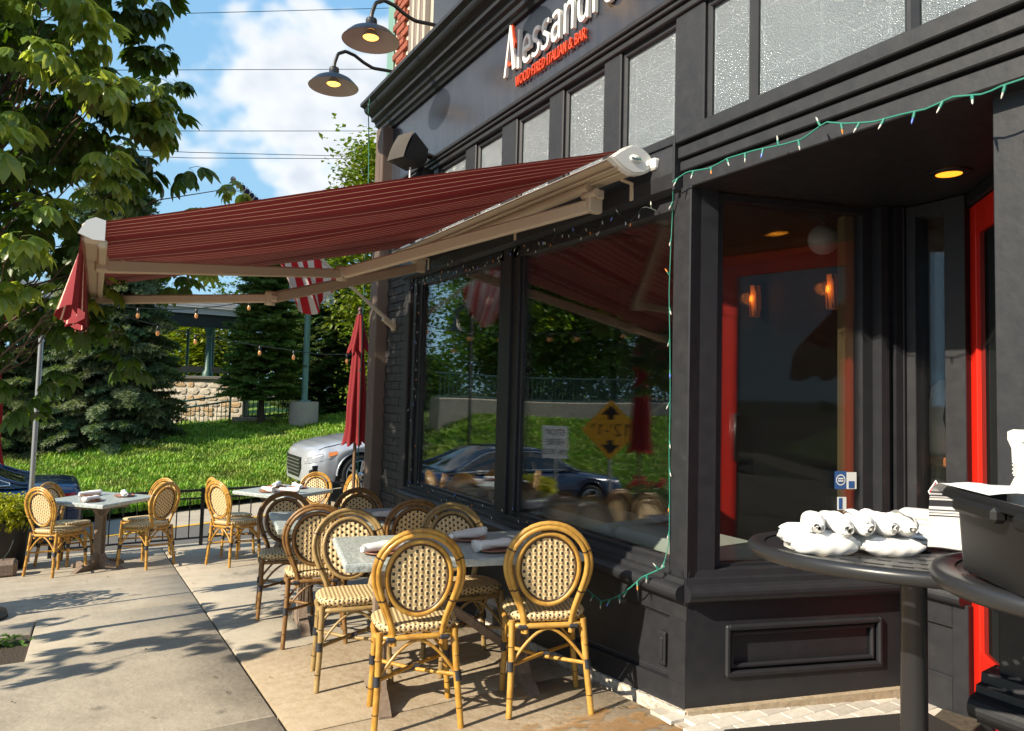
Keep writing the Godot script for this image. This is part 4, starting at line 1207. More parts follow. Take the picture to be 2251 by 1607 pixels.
func make_strings() -> void:
	mat("b_white", lin(.5, .5, .46), .2); mat("b_orange", lin(.75, .25, .06), .2); mat("b_blue", lin(.15, .25, .8), .2); mat("b_pink", lin(.75, .15, .35), .2); mat("dark_wire", lin(.008, .02, .018), .5)
	var bl := ["b_white", "b_white", "b_orange", "b_white", "b_white", "b_blue", "b_white"]
	light_string("fairy_lights", "green wired fairy lights looped along the beam over the entrance", [Vector3(2.375, 2.383, -2.678), Vector3(2.375, 2.407, -2.578), Vector3(2.375, 2.386, -2.430), Vector3(2.375, 2.403, -2.320), Vector3(2.375, 2.396, -2.166), Vector3(2.375, 2.379, -2.024), Vector3(2.375, 2.374, -1.925), Vector3(2.375, 2.409, -1.821), Vector3(2.375, 2.378, -1.742), Vector3(2.375, 2.347, -1.623), Vector3(2.375, 2.341, -1.520), Vector3(2.375, 2.331, -1.432), Vector3(2.375, 2.342, -1.342), Vector3(2.375, 2.317, -1.244), Vector3(2.375, 2.325, -1.197), Vector3(2.375, 2.326, -1.0), Vector3(2.375, 2.33, -.5)], .095, bl, "fairy lights on the shop front", .0036)
	light_string("fairy_lights", "fairy lights hanging straight down the window edge beside the corner post", [Vector3(2.40, 2.36, -2.70), Vector3(2.436, 2.238, -2.743), Vector3(2.436, 2.047, -2.753), Vector3(2.436, 1.867, -2.759), Vector3(2.436, 1.598, -2.747), Vector3(2.436, 1.288, -2.740), Vector3(2.436, 1.068, -2.742), Vector3(2.436, 0.851, -2.734), Vector3(2.436, 0.657, -2.733), Vector3(2.40, 0.542, -2.731)], .16, bl, "fairy lights on the shop front", .0026)
	light_string("fairy_lights", "loose end of fairy lights drooping over the window sill", [Vector3(2.40, 0.545, -2.72), Vector3(2.370, 0.517, -2.755), Vector3(2.360, 0.473, -2.837), Vector3(2.345, 0.409, -2.905), Vector3(2.35, 0.361, -2.975), Vector3(2.36, 0.312, -3.067), Vector3(2.36, 0.274, -3.162), Vector3(2.37, .30, -3.3), Vector3(2.37, .27, -3.5)], .085, bl, "fairy lights on the shop front", .004)
	var p := []
	rng.seed = 12
	for i in 46: p.append(Vector3(2.40 + rng.randf_range(-.02, .03), 2.30 + rng.randf_range(-.06, .05), -2.8 - i * .073 + rng.randf_range(-.05, .05)))
	light_string("fairy_lights", "tangled fairy lights along the top of the large windows", p, .075, bl, "fairy lights on the shop front", .0028, "dark_wire")
	p = []
	for i in 30: p.append(Vector3(2.41 + rng.randf_range(-.03, .02), .545 + rng.randf_range(-.02, .03), -3.6 - i * .085 + rng.randf_range(-.06, .06)))
	light_string("fairy_lights", "dark tangled fairy lights lying on the window sill", p, .13, bl, "fairy lights on the shop front", .003, "dark_wire")
	p = []
	for i in 22: p.append(Vector3(2.46 + rng.randf_range(-.03, .0), 2.28 - i * .082, -6.08 + rng.randf_range(-.05, .12)))
	light_string("fairy_lights", "fairy lights trailing down the far window jamb", p, .12, bl, "fairy lights on the shop front", .0028, "dark_wire")
	light_string("fairy_lights", "green wire hanging down from the cornice end", [Vector3(2.33, 4.40, -6.75), Vector3(2.20, 4.2, -6.86), Vector3(2.22, 3.9, -6.92), Vector3(2.24, 3.4, -6.93), Vector3(2.24, 2.4, -6.93), Vector3(2.24, 1.4, -6.93), Vector3(2.25, .2, -6.92)], .9, ["b_white"], "fairy lights on the shop front", .005)
	# cafe bulbs over the far tables
	for q in [[[Vector3(-3.2, 2.55, -8.4), Vector3(-1.6, 2.30, -8.9), Vector3(-.04, 2.22, -9.4), Vector3(1.0, 2.26, -9.5), Vector3(2.0, 2.55, -9.5), Vector3(3.6, 3.3, -9.5)], "cafe bulb string sagging from the awning corner across the far tables"], [[Vector3(-.3, 2.30, -9.3), Vector3(.35, 2.09, -9.5), Vector3(1.2, 1.93, -9.6), Vector3(2.15, 1.83, -9.6), Vector3(2.75, 1.80, -9.6), Vector3(4.2, 1.95, -9.7)], "lower cafe bulb string passing in front of the evergreens"]]:
		var t := thing("cafe_string_lights", q[1], "string lights", Vector3.ZERO, 0.0, "cafe bulb strings")
		var cv := Curve3D.new()
		for i in q[0].size():
			var tn: Vector3 = (q[0][mini(i + 1, q[0].size() - 1)] - q[0][maxi(i - 1, 0)]) / 6.0
			cv.add_point(q[0][i], -tn, tn)
		var path := []
		for i in 41: path.append(cv.sample_baked(cv.get_baked_length() * i / 40.0))
		var s := mb()
		tube(s, path, .006, 6)
		obj("cable", s, M.dark_fence, t)
		var at := .2
		while at < cv.get_baked_length():
			var c := cv.sample_baked(at)
			s = mb()
			lathe(s, [Vector2(.006, 0), Vector2(.014, -.01), Vector2(.016, -.05), Vector2(.012, -.06)], 10, c)
			var so := obj("socket", s, M.car_black, t)
			s = mb()
			lathe(s, [Vector2(.012, -.06), Vector2(.019, -.08), Vector2(.021, -.095), Vector2(.014, -.115), Vector2(.001, -.122)], 12, c)
			obj("bulb", s, M.cafe_bulb, so)
			at += .62 + .2 * sin(at * 5.0)

# ---------- chairs, tables, table settings ----------
func weave_tex() -> ImageTexture:
	var im := Image.create(64, 64, false, Image.FORMAT_RGB8)
	rng.seed = 3
	for j in 64:
		for i in 64:
			var cx := i % 16; var cy := j % 16
			var hole := cx >= 5 and cx < 12 and ((cy >= 2 and cy < 9 and (i / 16) % 2 == 0) or (cy >= 10 or cy < 1) and (i / 16) % 2 == 1)
			var v := .92 + .08 * sin(cy * .8)
			if cx == 4 or cx == 12: v *= .88
			im.set_pixel(i, j, lin(.018, .011, .006) if hole else lin(.72 * v, .54 * v, .29 * v))
	return ImageTexture.create_from_image(im)
func weave_normal() -> ImageTexture:
	var im := Image.create(64, 64, false, Image.FORMAT_RGB8)
	for j in 64:
		for i in 64:
			var cx := i % 16; var cy := (j + (0 if (i / 16) % 2 else 8)) % 16
			im.set_pixel(i, j, Color(.5 + .5 * sin(cx / 16.0 * TAU) * .35, .5 + .5 * sin(cy / 16.0 * TAU) * .35, 1))
	return ImageTexture.create_from_image(im)

func make_chair() -> Node3D:
	var wv := mat("weave", Color.WHITE, .55)
	wv.albedo_texture = weave_tex()
	wv.normal_enabled = true
	wv.normal_texture = weave_normal()
	wv.normal_scale = 1.0
	var bam := tex_mat("bamboo", [[0.0, lin(.22, .10, .016)], [.35, lin(.37, .175, .022)], [.55, lin(.47, .25, .032)], [.75, lin(.50, .29, .055)], [1.0, lin(.36, .25, .09)]], .02, 1.0, .42, 0.0, 41)
	bam.uv1_scale = Vector3(2.2, 1.1, 2.2)
	bam.clearcoat_enabled = true; bam.clearcoat = .3; bam.clearcoat_roughness = .2
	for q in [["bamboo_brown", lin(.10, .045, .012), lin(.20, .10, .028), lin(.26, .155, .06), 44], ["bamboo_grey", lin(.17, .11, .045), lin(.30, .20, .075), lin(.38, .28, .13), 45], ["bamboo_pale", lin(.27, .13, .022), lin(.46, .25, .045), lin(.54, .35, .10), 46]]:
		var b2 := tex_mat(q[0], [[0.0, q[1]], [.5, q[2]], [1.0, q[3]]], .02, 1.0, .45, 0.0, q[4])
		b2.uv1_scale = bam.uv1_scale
	var node := mat("bamboo_node", lin(.05, .025, .01), .4)
	var wrap := mat("wrap", lin(.022, .024, .032), .5)
	var t := Node3D.new()
	t.name = numbered("bistro_chair")
	add_child(t)
	tag(t, "", "chair", "woven bistro chairs on the terrace")
	var lean := func(y: float) -> float: return .175 + maxf(0.0, y - .43) * .20
	# legs, flared, with dark node rings
	for q in [[-1, 1], [1, 1], [-1, -1], [1, -1]]:
		var s := mb()
		var foot := Vector3(q[0] * .195, 0, q[1] * .185 + (.02 if q[1] > 0 else 0.0))
		var top := Vector3(q[0] * .172, .43, q[1] * .165)
		tube(s, [foot, foot.lerp(top, .5) + Vector3(-q[0] * .004, 0, 0), top], [.0145, .0155, .0155], 10)
		var leg := obj("leg", s, bam, t)
		s = mb()
		for f in [.2, .72]: tube(s, [foot.lerp(top, f - .004), foot.lerp(top, f + .004)], .0163, 10)
		obj("node_ring", s, node, leg)
		s = mb()
		tube(s, [foot.lerp(top, .47), foot.lerp(top, .57)], .0185, 10)
		obj("wrap", s, wrap, leg)
	# back: two nested hoops
	for k in 2:
		var g := .019 * k
		var pts := []
		for i in 33:
			var u := i / 32.0 * 2.0 - 1.0
			var au := absf(u)
			var x: float; var y: float
			if au > .5:
				var v := (1.0 - au) / .5                  # 0 at the seat .. 1 at the shoulder
				y = lerpf(.37, .690, v)
				x = lerpf(.118, .205 - g, smoothstep(.12, 1.0, v)) - g * .5 * (1.0 - v)
			else:
				var a := (0.5 - au) / .5 * PI / 2
				y = .690 + (.200 - g) * sin(a)
				x = (.205 - g) * cos(a)
			pts.append(Vector3(signf(u) * x, y, lean.call(y) + (.004 if k else -.004)))
		var s := mb()
		tube(s, pts, .0125, 9)
		var hp := obj("back_hoop", s, bam, t)
		s = mb()
		for i in [5, 10, 22, 27]: tube(s, [pts[i].lerp(pts[i + 1], .1), pts[i].lerp(pts[i + 1], .3)], .0133, 9)
		obj("node_ring", s, node, hp)
	var oval := []
	for i in 40:
		var a := TAU * i / 40.0
		var y := .672 + .168 * sin(a)
		oval.append(Vector3(.147 * cos(a) * (1.0 + .04 * sin(a)), y, lean.call(y) - .004))
	var so := mb()
	tube(so, oval, .0115, 9, true)
	obj("oval_ring", so, bam, t)
	so = mb()
	var inner := []
	for p in oval: inner.append(Vector3(p.x * .92, .672 + (p.y - .672) * .93, p.z - .002))
	tube(so, inner, .008, 6, true)
	obj("ring_binding", so, node, t)
	so = mb()
	so.set_smooth_group(0)
	for i in 40:
		for v in [[0, 0], [i, 1], [i + 1, 1]]:
			var p := Vector3(0, .672, lean.call(.672) - .006) if v[1] == 0 else Vector3(inner[v[0] % 40])
			so.set_uv(Vector2(p.x * 9.6, -p.y * 7.6))
			so.add_vertex(p)
	obj("back_panel", so, wv, t)
	# seat: woven pad with rolled front edge
	var seat := mb()
	var rows := []
	var prof := [[-.03, .0], [-.045, .45], [-.03, .88], [.0, .98], [.012, .92], [.016, .75], [.012, .0]]
	for j in prof.size():
		var row := []
		for i in 41:
			var a := TAU * i / 40.0
			var c := cos(a); var sn := sin(a)
			var sq := pow(pow(absf(c), 4.0) + pow(absf(sn), 4.0), -.25)
			var w: float = prof[j][1]
			row.append(Vector3(c * sq * .205 * w * (1.0 - .06 * maxf(0, sn)), .452 + prof[j][0], sn * sq * .20 * w))
		rows.append(row)
	seat.set_smooth_group(0)
	for j in prof.size() - 1:
		for i in 40:
			for k in [[0, 0], [1, 0], [1, 1], [0, 0], [1, 1], [0, 1]]:
				var p: Vector3 = rows[j + k[1]][i + k[0]]
				seat.set_uv(Vector2((i + k[0]) * .35 if j < 4 else p.x * 11.5, p.y * 11.5 if j < 4 else p.z * 11.5))
				seat.add_vertex(p)
	obj("seat", seat, wv, t)
	var rail := mb()
	var rp := []
	for i in 32:
		var a := TAU * i / 32.0
		var sq := pow(pow(absf(cos(a)), 5.0) + pow(absf(sin(a)), 5.0), -.2)
		rp.append(Vector3(cos(a) * sq * .19, .405, sin(a) * sq * .183))
	tube(rail, rp, .0135, 8, true)
	obj("seat_rail", rail, bam, t)
	# arched braces on the four sides
	for k in 4:
		var bs := Basis(Vector3.UP, k * PI / 2)
		var pts := []
		for i in 15:
			var u := i / 14.0 * 2.0 - 1.0
			pts.append(bs * Vector3(u * .175, .235 + .155 * (1.0 - pow(absf(u), 1.7)), .176))
		var s := mb()
		tube(s, pts, .008, 7)
		obj("brace", s, bam, t)
	# crossed stretchers
	for k in [-1, 1]:
		var s := mb()
		tube(s, [Vector3(-.182, .225, k * .178), Vector3(0, .222 + k * .008, 0), Vector3(.182, .225, -k * .178)], .0095, 8)
		obj("stretcher", s, bam, t)
	var s2 := mb()
	tube(s2, [Vector3(-.03, .223, 0), Vector3(.03, .223, 0)], .017, 8)
	for k in [-1, 1]: cbox(s2, Vector3(k * .122, .40, .182), Vector3(.05, .022, .034), .008)
	obj("wrap", s2, wrap, t)
	return t

func cafe_table(label: String, x: float, z: float, turn: float, w: float, d: float) -> Node3D:
	var g := gy(x, z)
	var t := thing("cafe_table", label, "table", Vector3(x, g, z), turn, "stone topped terrace tables")
	if not M.has("table_stone"):
		tex_mat("table_stone", [[0.0, lin(.29, .33, .33)], [.4, lin(.36, .41, .41)], [.6, lin(.41, .455, .45)], [1.0, lin(.50, .54, .53)]], .03, 1.4, .28, .25, 43)
		M.table_stone.uv1_world_triplanar = false
	var s := mb()
	var h := .745
	var rows := []
	# hand-dressed edge: outline jittered a little
	rng.seed = 21
	var ring := []
	var n := 96
	for i in n:
		var u := float(i) / n * 4.0
		var k := int(u); var f := u - k
		var c := [Vector2(-1, -1), Vector2(1, -1), Vector2(1, 1), Vector2(-1, 1)]
		var p: Vector2 = c[k].lerp(c[(k + 1) % 4], f)
		ring.append(Vector3(p.x * w / 2, 0, p.y * d / 2))
	for e in [[h - .042, -.012], [h - .038, -.003], [h - .012, .0], [h - .003, -.004], [h, -.012]]:
		var row := []
		for i in n + 1:
			var p: Vector3 = ring[i % n]
			var q: Vector3 = p + p.normalized() * (e[1] + (.003 * sin(i * 2.7 + e[0] * 300.0) if e[1] > -.008 else 0.0))
			row.append(Vector3(q.x, e[0], q.z))
		rows.append(row)
	sheet(s, rows, false)
	s.set_smooth_group(-1)
	for i in n:
		tri(s, Vector3(0, h, 0), rows[4][i], rows[4][i + 1])
		tri(s, Vector3(0, h - .042, 0), rows[0][i + 1], rows[0][i])
	obj("top", s, M.table_stone, t)
	var posts := [-w / 2 + .22, w / 2 - .22] if w > 1.0 else [0.0]
	for px in posts:
		s = mb()
		var fl := PackedVector2Array()
		for q in [[-.045, -.035], [-.02, -.035], [-.016, -.028], [-.006, -.028], [-.002, -.035], [.002, -.035], [.006, -.028], [.016, -.028], [.02, -.035], [.045, -.035], [.045, .035], [.02, .035], [.016, .028], [.006, .028], [.002, .035], [-.002, .035], [-.006, .028], [-.016, .028], [-.02, .035], [-.045, .035]]: fl.append(Vector2(q[0] * .75, q[1] * 1.3))
		prism(s, fl, h - .09, Vector3(px, .05, 0), Basis(Vector3(1, 0, 0), Vector3(0, 0, -1), Vector3(0, 1, 0)))
		obj("post", s, M.taupe, t)
		for dirs in ([[0, 1]] if posts.size() == 2 else [[0, 1], [1, 0]]):
			s = mb()
			var L := d / 2 - .06
			var fp := PackedVector2Array([Vector2(-L, -.03), Vector2(-L + .07, -.03), Vector2(-L + .1, .0), Vector2(L - .1, .0), Vector2(L - .07, -.03), Vector2(L, -.03), Vector2(L, .015), Vector2(L - .08, .055), Vector2(.10, .085), Vector2(.045, .16), Vector2(-.045, .16), Vector2(-.10, .085), Vector2(-L + .08, .055), Vector2(-L, .015)])
			prism(s, fp, .06, Vector3(px, .0, 0) + (Vector3(.03, 0, 0) if dirs[0] == 0 else Vector3(0, 0, -.03)), Basis(Vector3(0, 0, 1), Vector3.UP, Vector3(-1, 0, 0)) if dirs[0] == 0 else Basis())
			obj("foot", s, M.taupe, t)
			s = mb()
			var tp := PackedVector2Array([Vector2(-L, .0), Vector2(-L, -.03), Vector2(-.10, -.07), Vector2(-.045, -.14), Vector2(.045, -.14), Vector2(.10, -.07), Vector2(L, -.03), Vector2(L, .0)])
			prism(s, tp, .05, Vector3(px, h - .043, 0) + (Vector3(.025, 0, 0) if dirs[0] == 0 else Vector3(0, 0, -.025)), Basis(Vector3(0, 0, 1), Vector3.UP, Vector3(-1, 0, 0)) if dirs[0] == 0 else Basis())
			obj("top_bracket", s, M.taupe, t)
	if posts.size() == 2:
		s = mb()
		beam(s, Vector3(posts[0] + .03, h - .08, 0), Vector3(posts[1] - .02, .16, 0), .03, .045, .006)
		obj("diagonal_brace", s, M.taupe, t)
	return t

var plate_mesh: ArrayMesh
var napkin_mesh: ArrayMesh
var roll_mesh: ArrayMesh
func make_napkin_mesh() -> void:
	var s := mb()
	lathe(s, [Vector2(.001, .006), Vector2(.07, .005), Vector2(.098, .016), Vector2(.104, .017), Vector2(.102, .012), Vector2(.07, .0), Vector2(.001, .0)], 28)
	plate_mesh = done(s)
	s = mb()
	var rows := []
	for j in 13:
		var v := j / 12.0
		var row := []
		for i in 17:
			var a := TAU * i / 16.0
			var r := .027 + .004 * sin(a * 2.0 + v * 5.0) + .003 * sin(a * 5.0 + v * 9.0)
			if v < .12: r *= .75 + v * 2.0
			if v > .8: r *= 1.0 + (v - .8) * .9 * (.4 + .6 * absf(sin(a * 1.5)))
			row.append(Vector3(lerpf(-.11, .115, v) + .006 * sin(a + 1.0) * (1.0 if v > .9 else 0.0), .026 + r * .86 * sin(a), r * cos(a) * 1.12))
		rows.append(row)
	sheet(s, rows)
	s.set_smooth_group(0)
	for e in [0, 12]:
		for i in 16: tri(s, Vector3(rows[e][0].x, .026, 0) + Vector3(.012 if e == 0 else -.02, 0, 0), rows[e][i], rows[e][i + 1])
	napkin_mesh = done(s)
	s = mb()                                     # a tighter roll: spiral of cloth with loose ends
	rows = []
	for j in 15:
		var v := j / 14.0
		var row := []
		for i in 81:
			var a := TAU * i / 20.0
			var w := 1.0 - .62 * pow(absf(v - .5) * 2.0, 4.0) * (1.0 + .3 * sin(a * 1.7))
			var r := (.001 + .0082 * a / TAU) * w + (.0024 * sin(v * 9.0 + a * 1.3) + .0009 * sin(v * 23.0 - a * 2.1)) * minf(1.0, a / 9.0)
			row.append(Vector3((v - .5) * (.185 + .012 * sin(a * .5)), r * sin(a), r * cos(a)))
		rows.append(row)
	sheet(s, rows)
	roll_mesh = done(s)

func place_setting(t: Node3D, lx: float, lz: float, turn: float, where: String) -> void:
	var p := t.transform * Vector3(lx, .7455, lz)
	var pl := put("plate", plate_mesh, M.terracotta)
	pl.position = p
	tag(pl, "terracotta side plate under a napkin " + where, "plate", "side plates on the terrace tables")
	var nk := put("napkin_roll", napkin_mesh, M.white_cloth)
	nk.position = p + Vector3(0, .006, 0)
	nk.rotation = Vector3(0, turn, 0)
	tag(nk, "white rolled napkin on a plate " + where, "napkin", "rolled napkins on the terrace tables")

func make_furniture() -> void:
	mat("terracotta", lin(.33, .14, .085), .45)
	make_napkin_mesh()
	var T1 := cafe_table("stone topped table in front of the lit corner of the window", 1.70, -3.57, deg_to_rad(-11), 1.2, .66)
	var T2 := cafe_table("stone topped table behind the front one, beside the window", 1.74, -5.30, deg_to_rad(-7), 1.2, .70)
	var T3 := cafe_table("square stone topped table next to the black planter by the railing", .14, -9.12, deg_to_rad(45), .78, .78)
	var T4 := cafe_table("square stone topped table in front of the silver car", 1.96, -8.72, deg_to_rad(33), .78, .78)
	var ch := make_chair()
	var spots := [
		[1.40, -3.34, -16, "bistro chair with its back to the street end of the front table, sunlit all over"],
		[2.02, -3.16, -24, "bistro chair pulled up beside the black bulkhead at the front table"],
		[1.32, -4.05, 168, "bistro chair on the far side of the front table, seat in the sun"],
		[1.95, -3.92, 172, "bistro chair in the shade between the front table and the window"],
		[1.36, -4.98, -14, "bistro chair on the street side of the second table, back towards the front table"],
		[1.97, -4.86, -10, "bistro chair at the second table with its back behind the front table's napkins"],
		[1.36, -5.86, 170, "shaded bistro chair on the far side of the second table, street end"],
		[1.96, -5.78, 174, "shaded bistro chair on the far side of the second table, window end"],
		[-.24, -9.02, -48, "bistro chair next to the planter, back to the grey pole"],
		[-.18, -9.70, -128, "bistro chair behind the planter side table, towards the railing"],
		[.58, -8.92, 42, "bistro chair turned to the square table, in front of the black railing"],
		[.60, -9.60, 128, "bistro chair half hidden behind another one, against the railing"],
		[1.42, -8.52, -62, "bistro chair facing the square table in front of the silver car, back to the railing"],
		[1.50, -9.22, -75, "bistro chair right behind its twin, at the railing by the silver car"],
		[2.42, -9.25, 150, "bistro chair facing the terrace in front of the silver car's headlight"],
		[2.52, -8.62, 95, "bistro chair seen from its side in front of the silver car's wheel"]]
	for i in spots.size():
		var q: Array = spots[i]
		var at := Vector3(q[0], gy(q[0], q[1]), q[1])
		var o: Node3D = ch
		if i == 0:
			ch.position = at; ch.rotation.y = deg_to_rad(q[2]); ch.set_meta("label", q[3])
		else: o = copy(ch, q[3], at, deg_to_rad(q[2]))
		# middle rows: older cane, with tree shade put into its brown; others vary
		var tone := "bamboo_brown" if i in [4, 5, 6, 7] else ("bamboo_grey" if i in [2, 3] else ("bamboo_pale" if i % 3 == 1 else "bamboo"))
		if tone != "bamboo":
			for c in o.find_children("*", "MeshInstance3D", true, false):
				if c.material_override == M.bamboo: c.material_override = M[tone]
		# stand on the sloping pavement
		o.basis = Basis(Vector3(1, 0, 0), atan(-.072)) * o.basis
	place_setting(T1, -.40, .12, deg_to_rad(8), "at the sunlit end of the front table")
	place_setting(T1, .16, .17, deg_to_rad(-170), "at the shaded near side of the front table")
	place_setting(T1, .10, -.12, deg_to_rad(12), "at the shaded far side of the front table")
	place_setting(T2, .18, .14, deg_to_rad(-8), "on the second table near the window")
	place_setting(T2, -.30, -.10, deg_to_rad(8), "on the second table at its street end")
	for q in [[-.24, .1, "on the planter table, street corner"], [.05, -.22, "on the planter table, towards the railing"], [.18, .12, "on the planter table, by the single facing chair"]]: place_setting(T3, q[0], q[1], q[0] * 9.0, q[2])
	for q in [[-.22, -.02, "before the twin chairs by the silver car"], [-.12, .2, "on the open corner of the silver car table"], [.2, .02, "towards the umbrella on the silver car table"], [.12, -.24, "towards the headlight on the silver car table"]]: place_setting(T4, q[0], q[1], q[0] * 7.0 + .3, q[2])

# ---------- the service tables at the right ----------
func iron_table(label: String, c: Vector3, r: float, tilt: Basis) -> void:
	var t := thing("round_iron_table", label, "table", Vector3(c.x, gy(c.x, c.z), c.z), 0.0, "round black service tables")
	var h := c.y - gy(c.x, c.z)
	var s := mb()
	lathe(s, [Vector2(r - .05, .0), Vector2(r - .025, .004), Vector2(r - .008, .002), Vector2(r, -.008), Vector2(r - .002, -.02), Vector2(r - .012, -.034), Vector2(r - .03, -.036), Vector2(r - .05, -.02)], 64, Vector3(0, h, 0), tilt)
	obj("rim", s, M.table_iron, t)
	s = mb()                                       # perforated plate: rings and spokes with slots between
	for k in 5:
		var r0 := r * (.10 + k * .17)
		lathe(s, [Vector2(r0, -.004), Vector2(r0 + r * .11, -.004), Vector2(r0 + r * .11, -.010), Vector2(r0, -.010), Vector2(r0, -.004)], 48, Vector3(0, h, 0), tilt, false)
	for k in 32:
		var a := TAU * k / 32.0
		var d := Vector3(cos(a), 0, sin(a))
		beam(s, Vector3(0, h, 0) + tilt * (d * r * .10 + Vector3.DOWN * .0075), Vector3(0, h, 0) + tilt * (d * (r - .03) + Vector3.DOWN * .0075), .018, .005)
	obj("slotted_plate", s, M.table_iron, t)
	s = mb()
	lathe(s, [Vector2(.036, .02), Vector2(.036, h - .03), Vector2(.05, h - .02), Vector2(.12, h - .012), Vector2(.12, h - .011)], 24)
	obj("pedestal", s, M.table_iron, t)
	s = mb()
	lathe(s, [Vector2(.036, .06), Vector2(.06, .03), Vector2(.22, .014), Vector2(.24, .0), Vector2(.001, .0)], 32)
	obj("base_plate", s, M.table_iron, t)

func make_service() -> void:
	mat("table_iron", lin(.020, .021, .024), .34)
	var f := Vector3(.494, 0, -.8695)
	var r := Vector3(.8695, 0, .494)
	var c1 := f * 2.2 + r * 1.19 + Vector3(0, .915, 0)
	var tilt := Basis(r, deg_to_rad(-3.4))
	iron_table("round black slotted iron table carrying the rolled napkins", c1, .465, tilt)
	var c2 := f * 1.50 + r * 1.185 + Vector3(0, .995, 0)
	iron_table("round black iron table under the black tub", c2, .30, Basis())
	# napkin rolls in two layers
	var base := c1 - r * .20 - f * .04
	rng.seed = 15
	var up1 := (tilt * Vector3.UP)
	for k in 11:
		var lower := k < 6
		var i := k if lower else k - 6
		var o := put("napkin_roll", roll_mesh, M.white_cloth)
		var p := base + f * rng.randf_range(-.006, .006)
		if lower: p += r * ((i % 2) * .185 - .095 + rng.randf_range(-.012, .012)) + f * ((i / 2) * .062 - .07)
		else: p += r * ((i - 2) * .062 + .012 + rng.randf_range(-.006, .006)) - f * .01
		p.y = c1.y - (p - c1).dot(f) * tan(deg_to_rad(3.4)) * -1.0 + (.034 if lower else .085)
		o.position = p
		var yaw := atan2(-r.z, r.x) + rng.randf_range(-.16, .16) + (PI if k % 2 else 0.0)
		if not lower: yaw += PI / 2 + rng.randf_range(-.2, .2)
		o.basis = Basis(Vector3.UP, yaw) * Basis(Vector3.RIGHT, rng.randf() * TAU) * Basis.from_scale(Vector3.ONE * rng.randf_range(.93, 1.05))
		tag(o, ("white napkin roll in the lower layer of the pile on the iron table" if lower else "white napkin roll in the upper layer of the pile on the iron table"), "napkin", "napkin rolls piled on the iron table")
	# folded towels
	for k in 6:
		var s := mb()
		var rows := []
		for j in 7:
			var row := []
			for i in 21:
				var a := TAU * i / 20.0
				var sq := pow(pow(absf(cos(a)), 6.0) + pow(absf(sin(a)), 6.0), -1.0 / 6.0)
				var v: float = [[0.0, .002], [.9, .0], [1.0, .005], [1.0, .010], [.94, .0145], [.5, .016], [0.0, .016]][j][0]
				var y: float = [.002, .0, .005, .010, .0145, .016, .016][j]
				row.append(Vector3(cos(a) * sq * .085 * v * (1.0 + .04 * sin(k * 2.0 + a)), y + .002 * sin(a * 2.0 + k), sin(a) * sq * .12 * v))
			rows.append(row)
		sheet(s, rows)
		var o := obj("folded_towel", s, M.white_cloth)
		o.position = c1 + r * .13 + f * .06 + Vector3(0, .008 + k * .0155, 0) + r * rng.randf_range(-.006, .006)
		o.rotation.y = .5 + rng.randf_range(-.12, .12)
		tag(o, "white folded towel in the stack beside the napkin rolls", "towel", "folded towels on the iron table")
	# bus tub
	var td := (f + r * .114).normalized()
	var ts := Vector3(-td.z, 0, td.x)
	var tb := Basis(ts, Vector3.UP, -td)
	var o1 := f * 1.33 + r * (.90 + .205) + Vector3(0, 1.0, 0)
	var t := thing("bus_tub", "black plastic tub standing on the iron table", "tub", o1)
	t.basis = tb
	var s := mb()
	s.set_smooth_group(-1)
	var ring := func(w: float, l: float, y: float) -> Array:
		var a := []
		for c in [[-1, -1], [1, -1], [1, 1], [-1, 1]]:
			for k in 5:
				var ang: float = atan2(c[1], c[0]) + (k - 2) * PI / 8.0
				a.append(Vector3(c[0] * (w - .03) + .03 * cos(ang), y, c[1] * (l - .03) + .03 * sin(ang)))
		return a
	var rings := [ring.call(.178, .244, .0), ring.call(.185, .252, .165), ring.call(.200, .268, .167), ring.call(.204, .272, .160), ring.call(.206, .274, .148), ring.call(.180, .247, .15), ring.call(.166, .232, .008)]
	for k in 6:
		if k == 5 or true:
			for i in 20:
				s.set_smooth_group(k)
				quad(s, rings[k][i], rings[k][(i + 1) % 20], rings[k + 1][(i + 1) % 20], rings[k + 1][i])
	s.set_smooth_group(-1)
	for i in range(1, 19):
		tri(s, rings[0][0], rings[0][i + 1], rings[0][i]); tri(s, rings[6][0], rings[6][i], rings[6][i + 1])
	obj("tub_body", s, mat("tub_plastic", lin(.007, .007, .008), .45), t)
	s = mb()
	for z in [-.10, .12]: cbox(s, Vector3(-.205, .14, z), Vector3(.03, .03, .16), .008)
	obj("grip", s, M.tub_plastic, t)
	# striped towel over the far left corner
	s = mb()
	var im := Image.create(4, 256, false, Image.FORMAT_RGB8)
	for j in 256:
		var v := j / 256.0
		var dk := (v > .705 and v < .745) or (v > .655 and v < .663) or (v > .672 and v < .680) or (v > .688 and v < .695) or (v > .765 and v < .772) or (v > .782 and v < .789) or (v > .80 and v < .807)
		for i in 4: im.set_pixel(i, j, lin(.03, .03, .04) if dk else lin(.74, .74, .75))
	var tm := mat("striped_towel", Color.WHITE, .9, 0.0, {"backlight_enabled": true, "backlight": Color(.4, .4, .4)})
	tm.albedo_texture = ImageTexture.create_from_image(im)
	var rows := []
	for j in 25:
		var v := j / 24.0
		var row := []
		for i in 13:
			var u := i / 12.0
			var run := v * .37 - .20                       # distance past the rim
			var p: Vector3
			var along_x := lerpf(-.20, .10, u)
			if run < 0: p = Vector3(along_x, .172 + .006 * sin(u * 9.0), -.27 - run)
			else:
				var bend := minf(run, .05)
				p = Vector3(along_x + .05 * (run) * (u - .4), .172 - maxf(0.0, run - .03) * .97 - bend * .25, -.275 - bend * .9 - .02 * sin(u * 11.0 + 1.0) * run * 3.0)
			row.append(p)
		rows.append(row)
	sheet(s, rows)
	var tw := obj("striped_towel", s, tm)
	tw.transform = Transform3D(tb, o1)
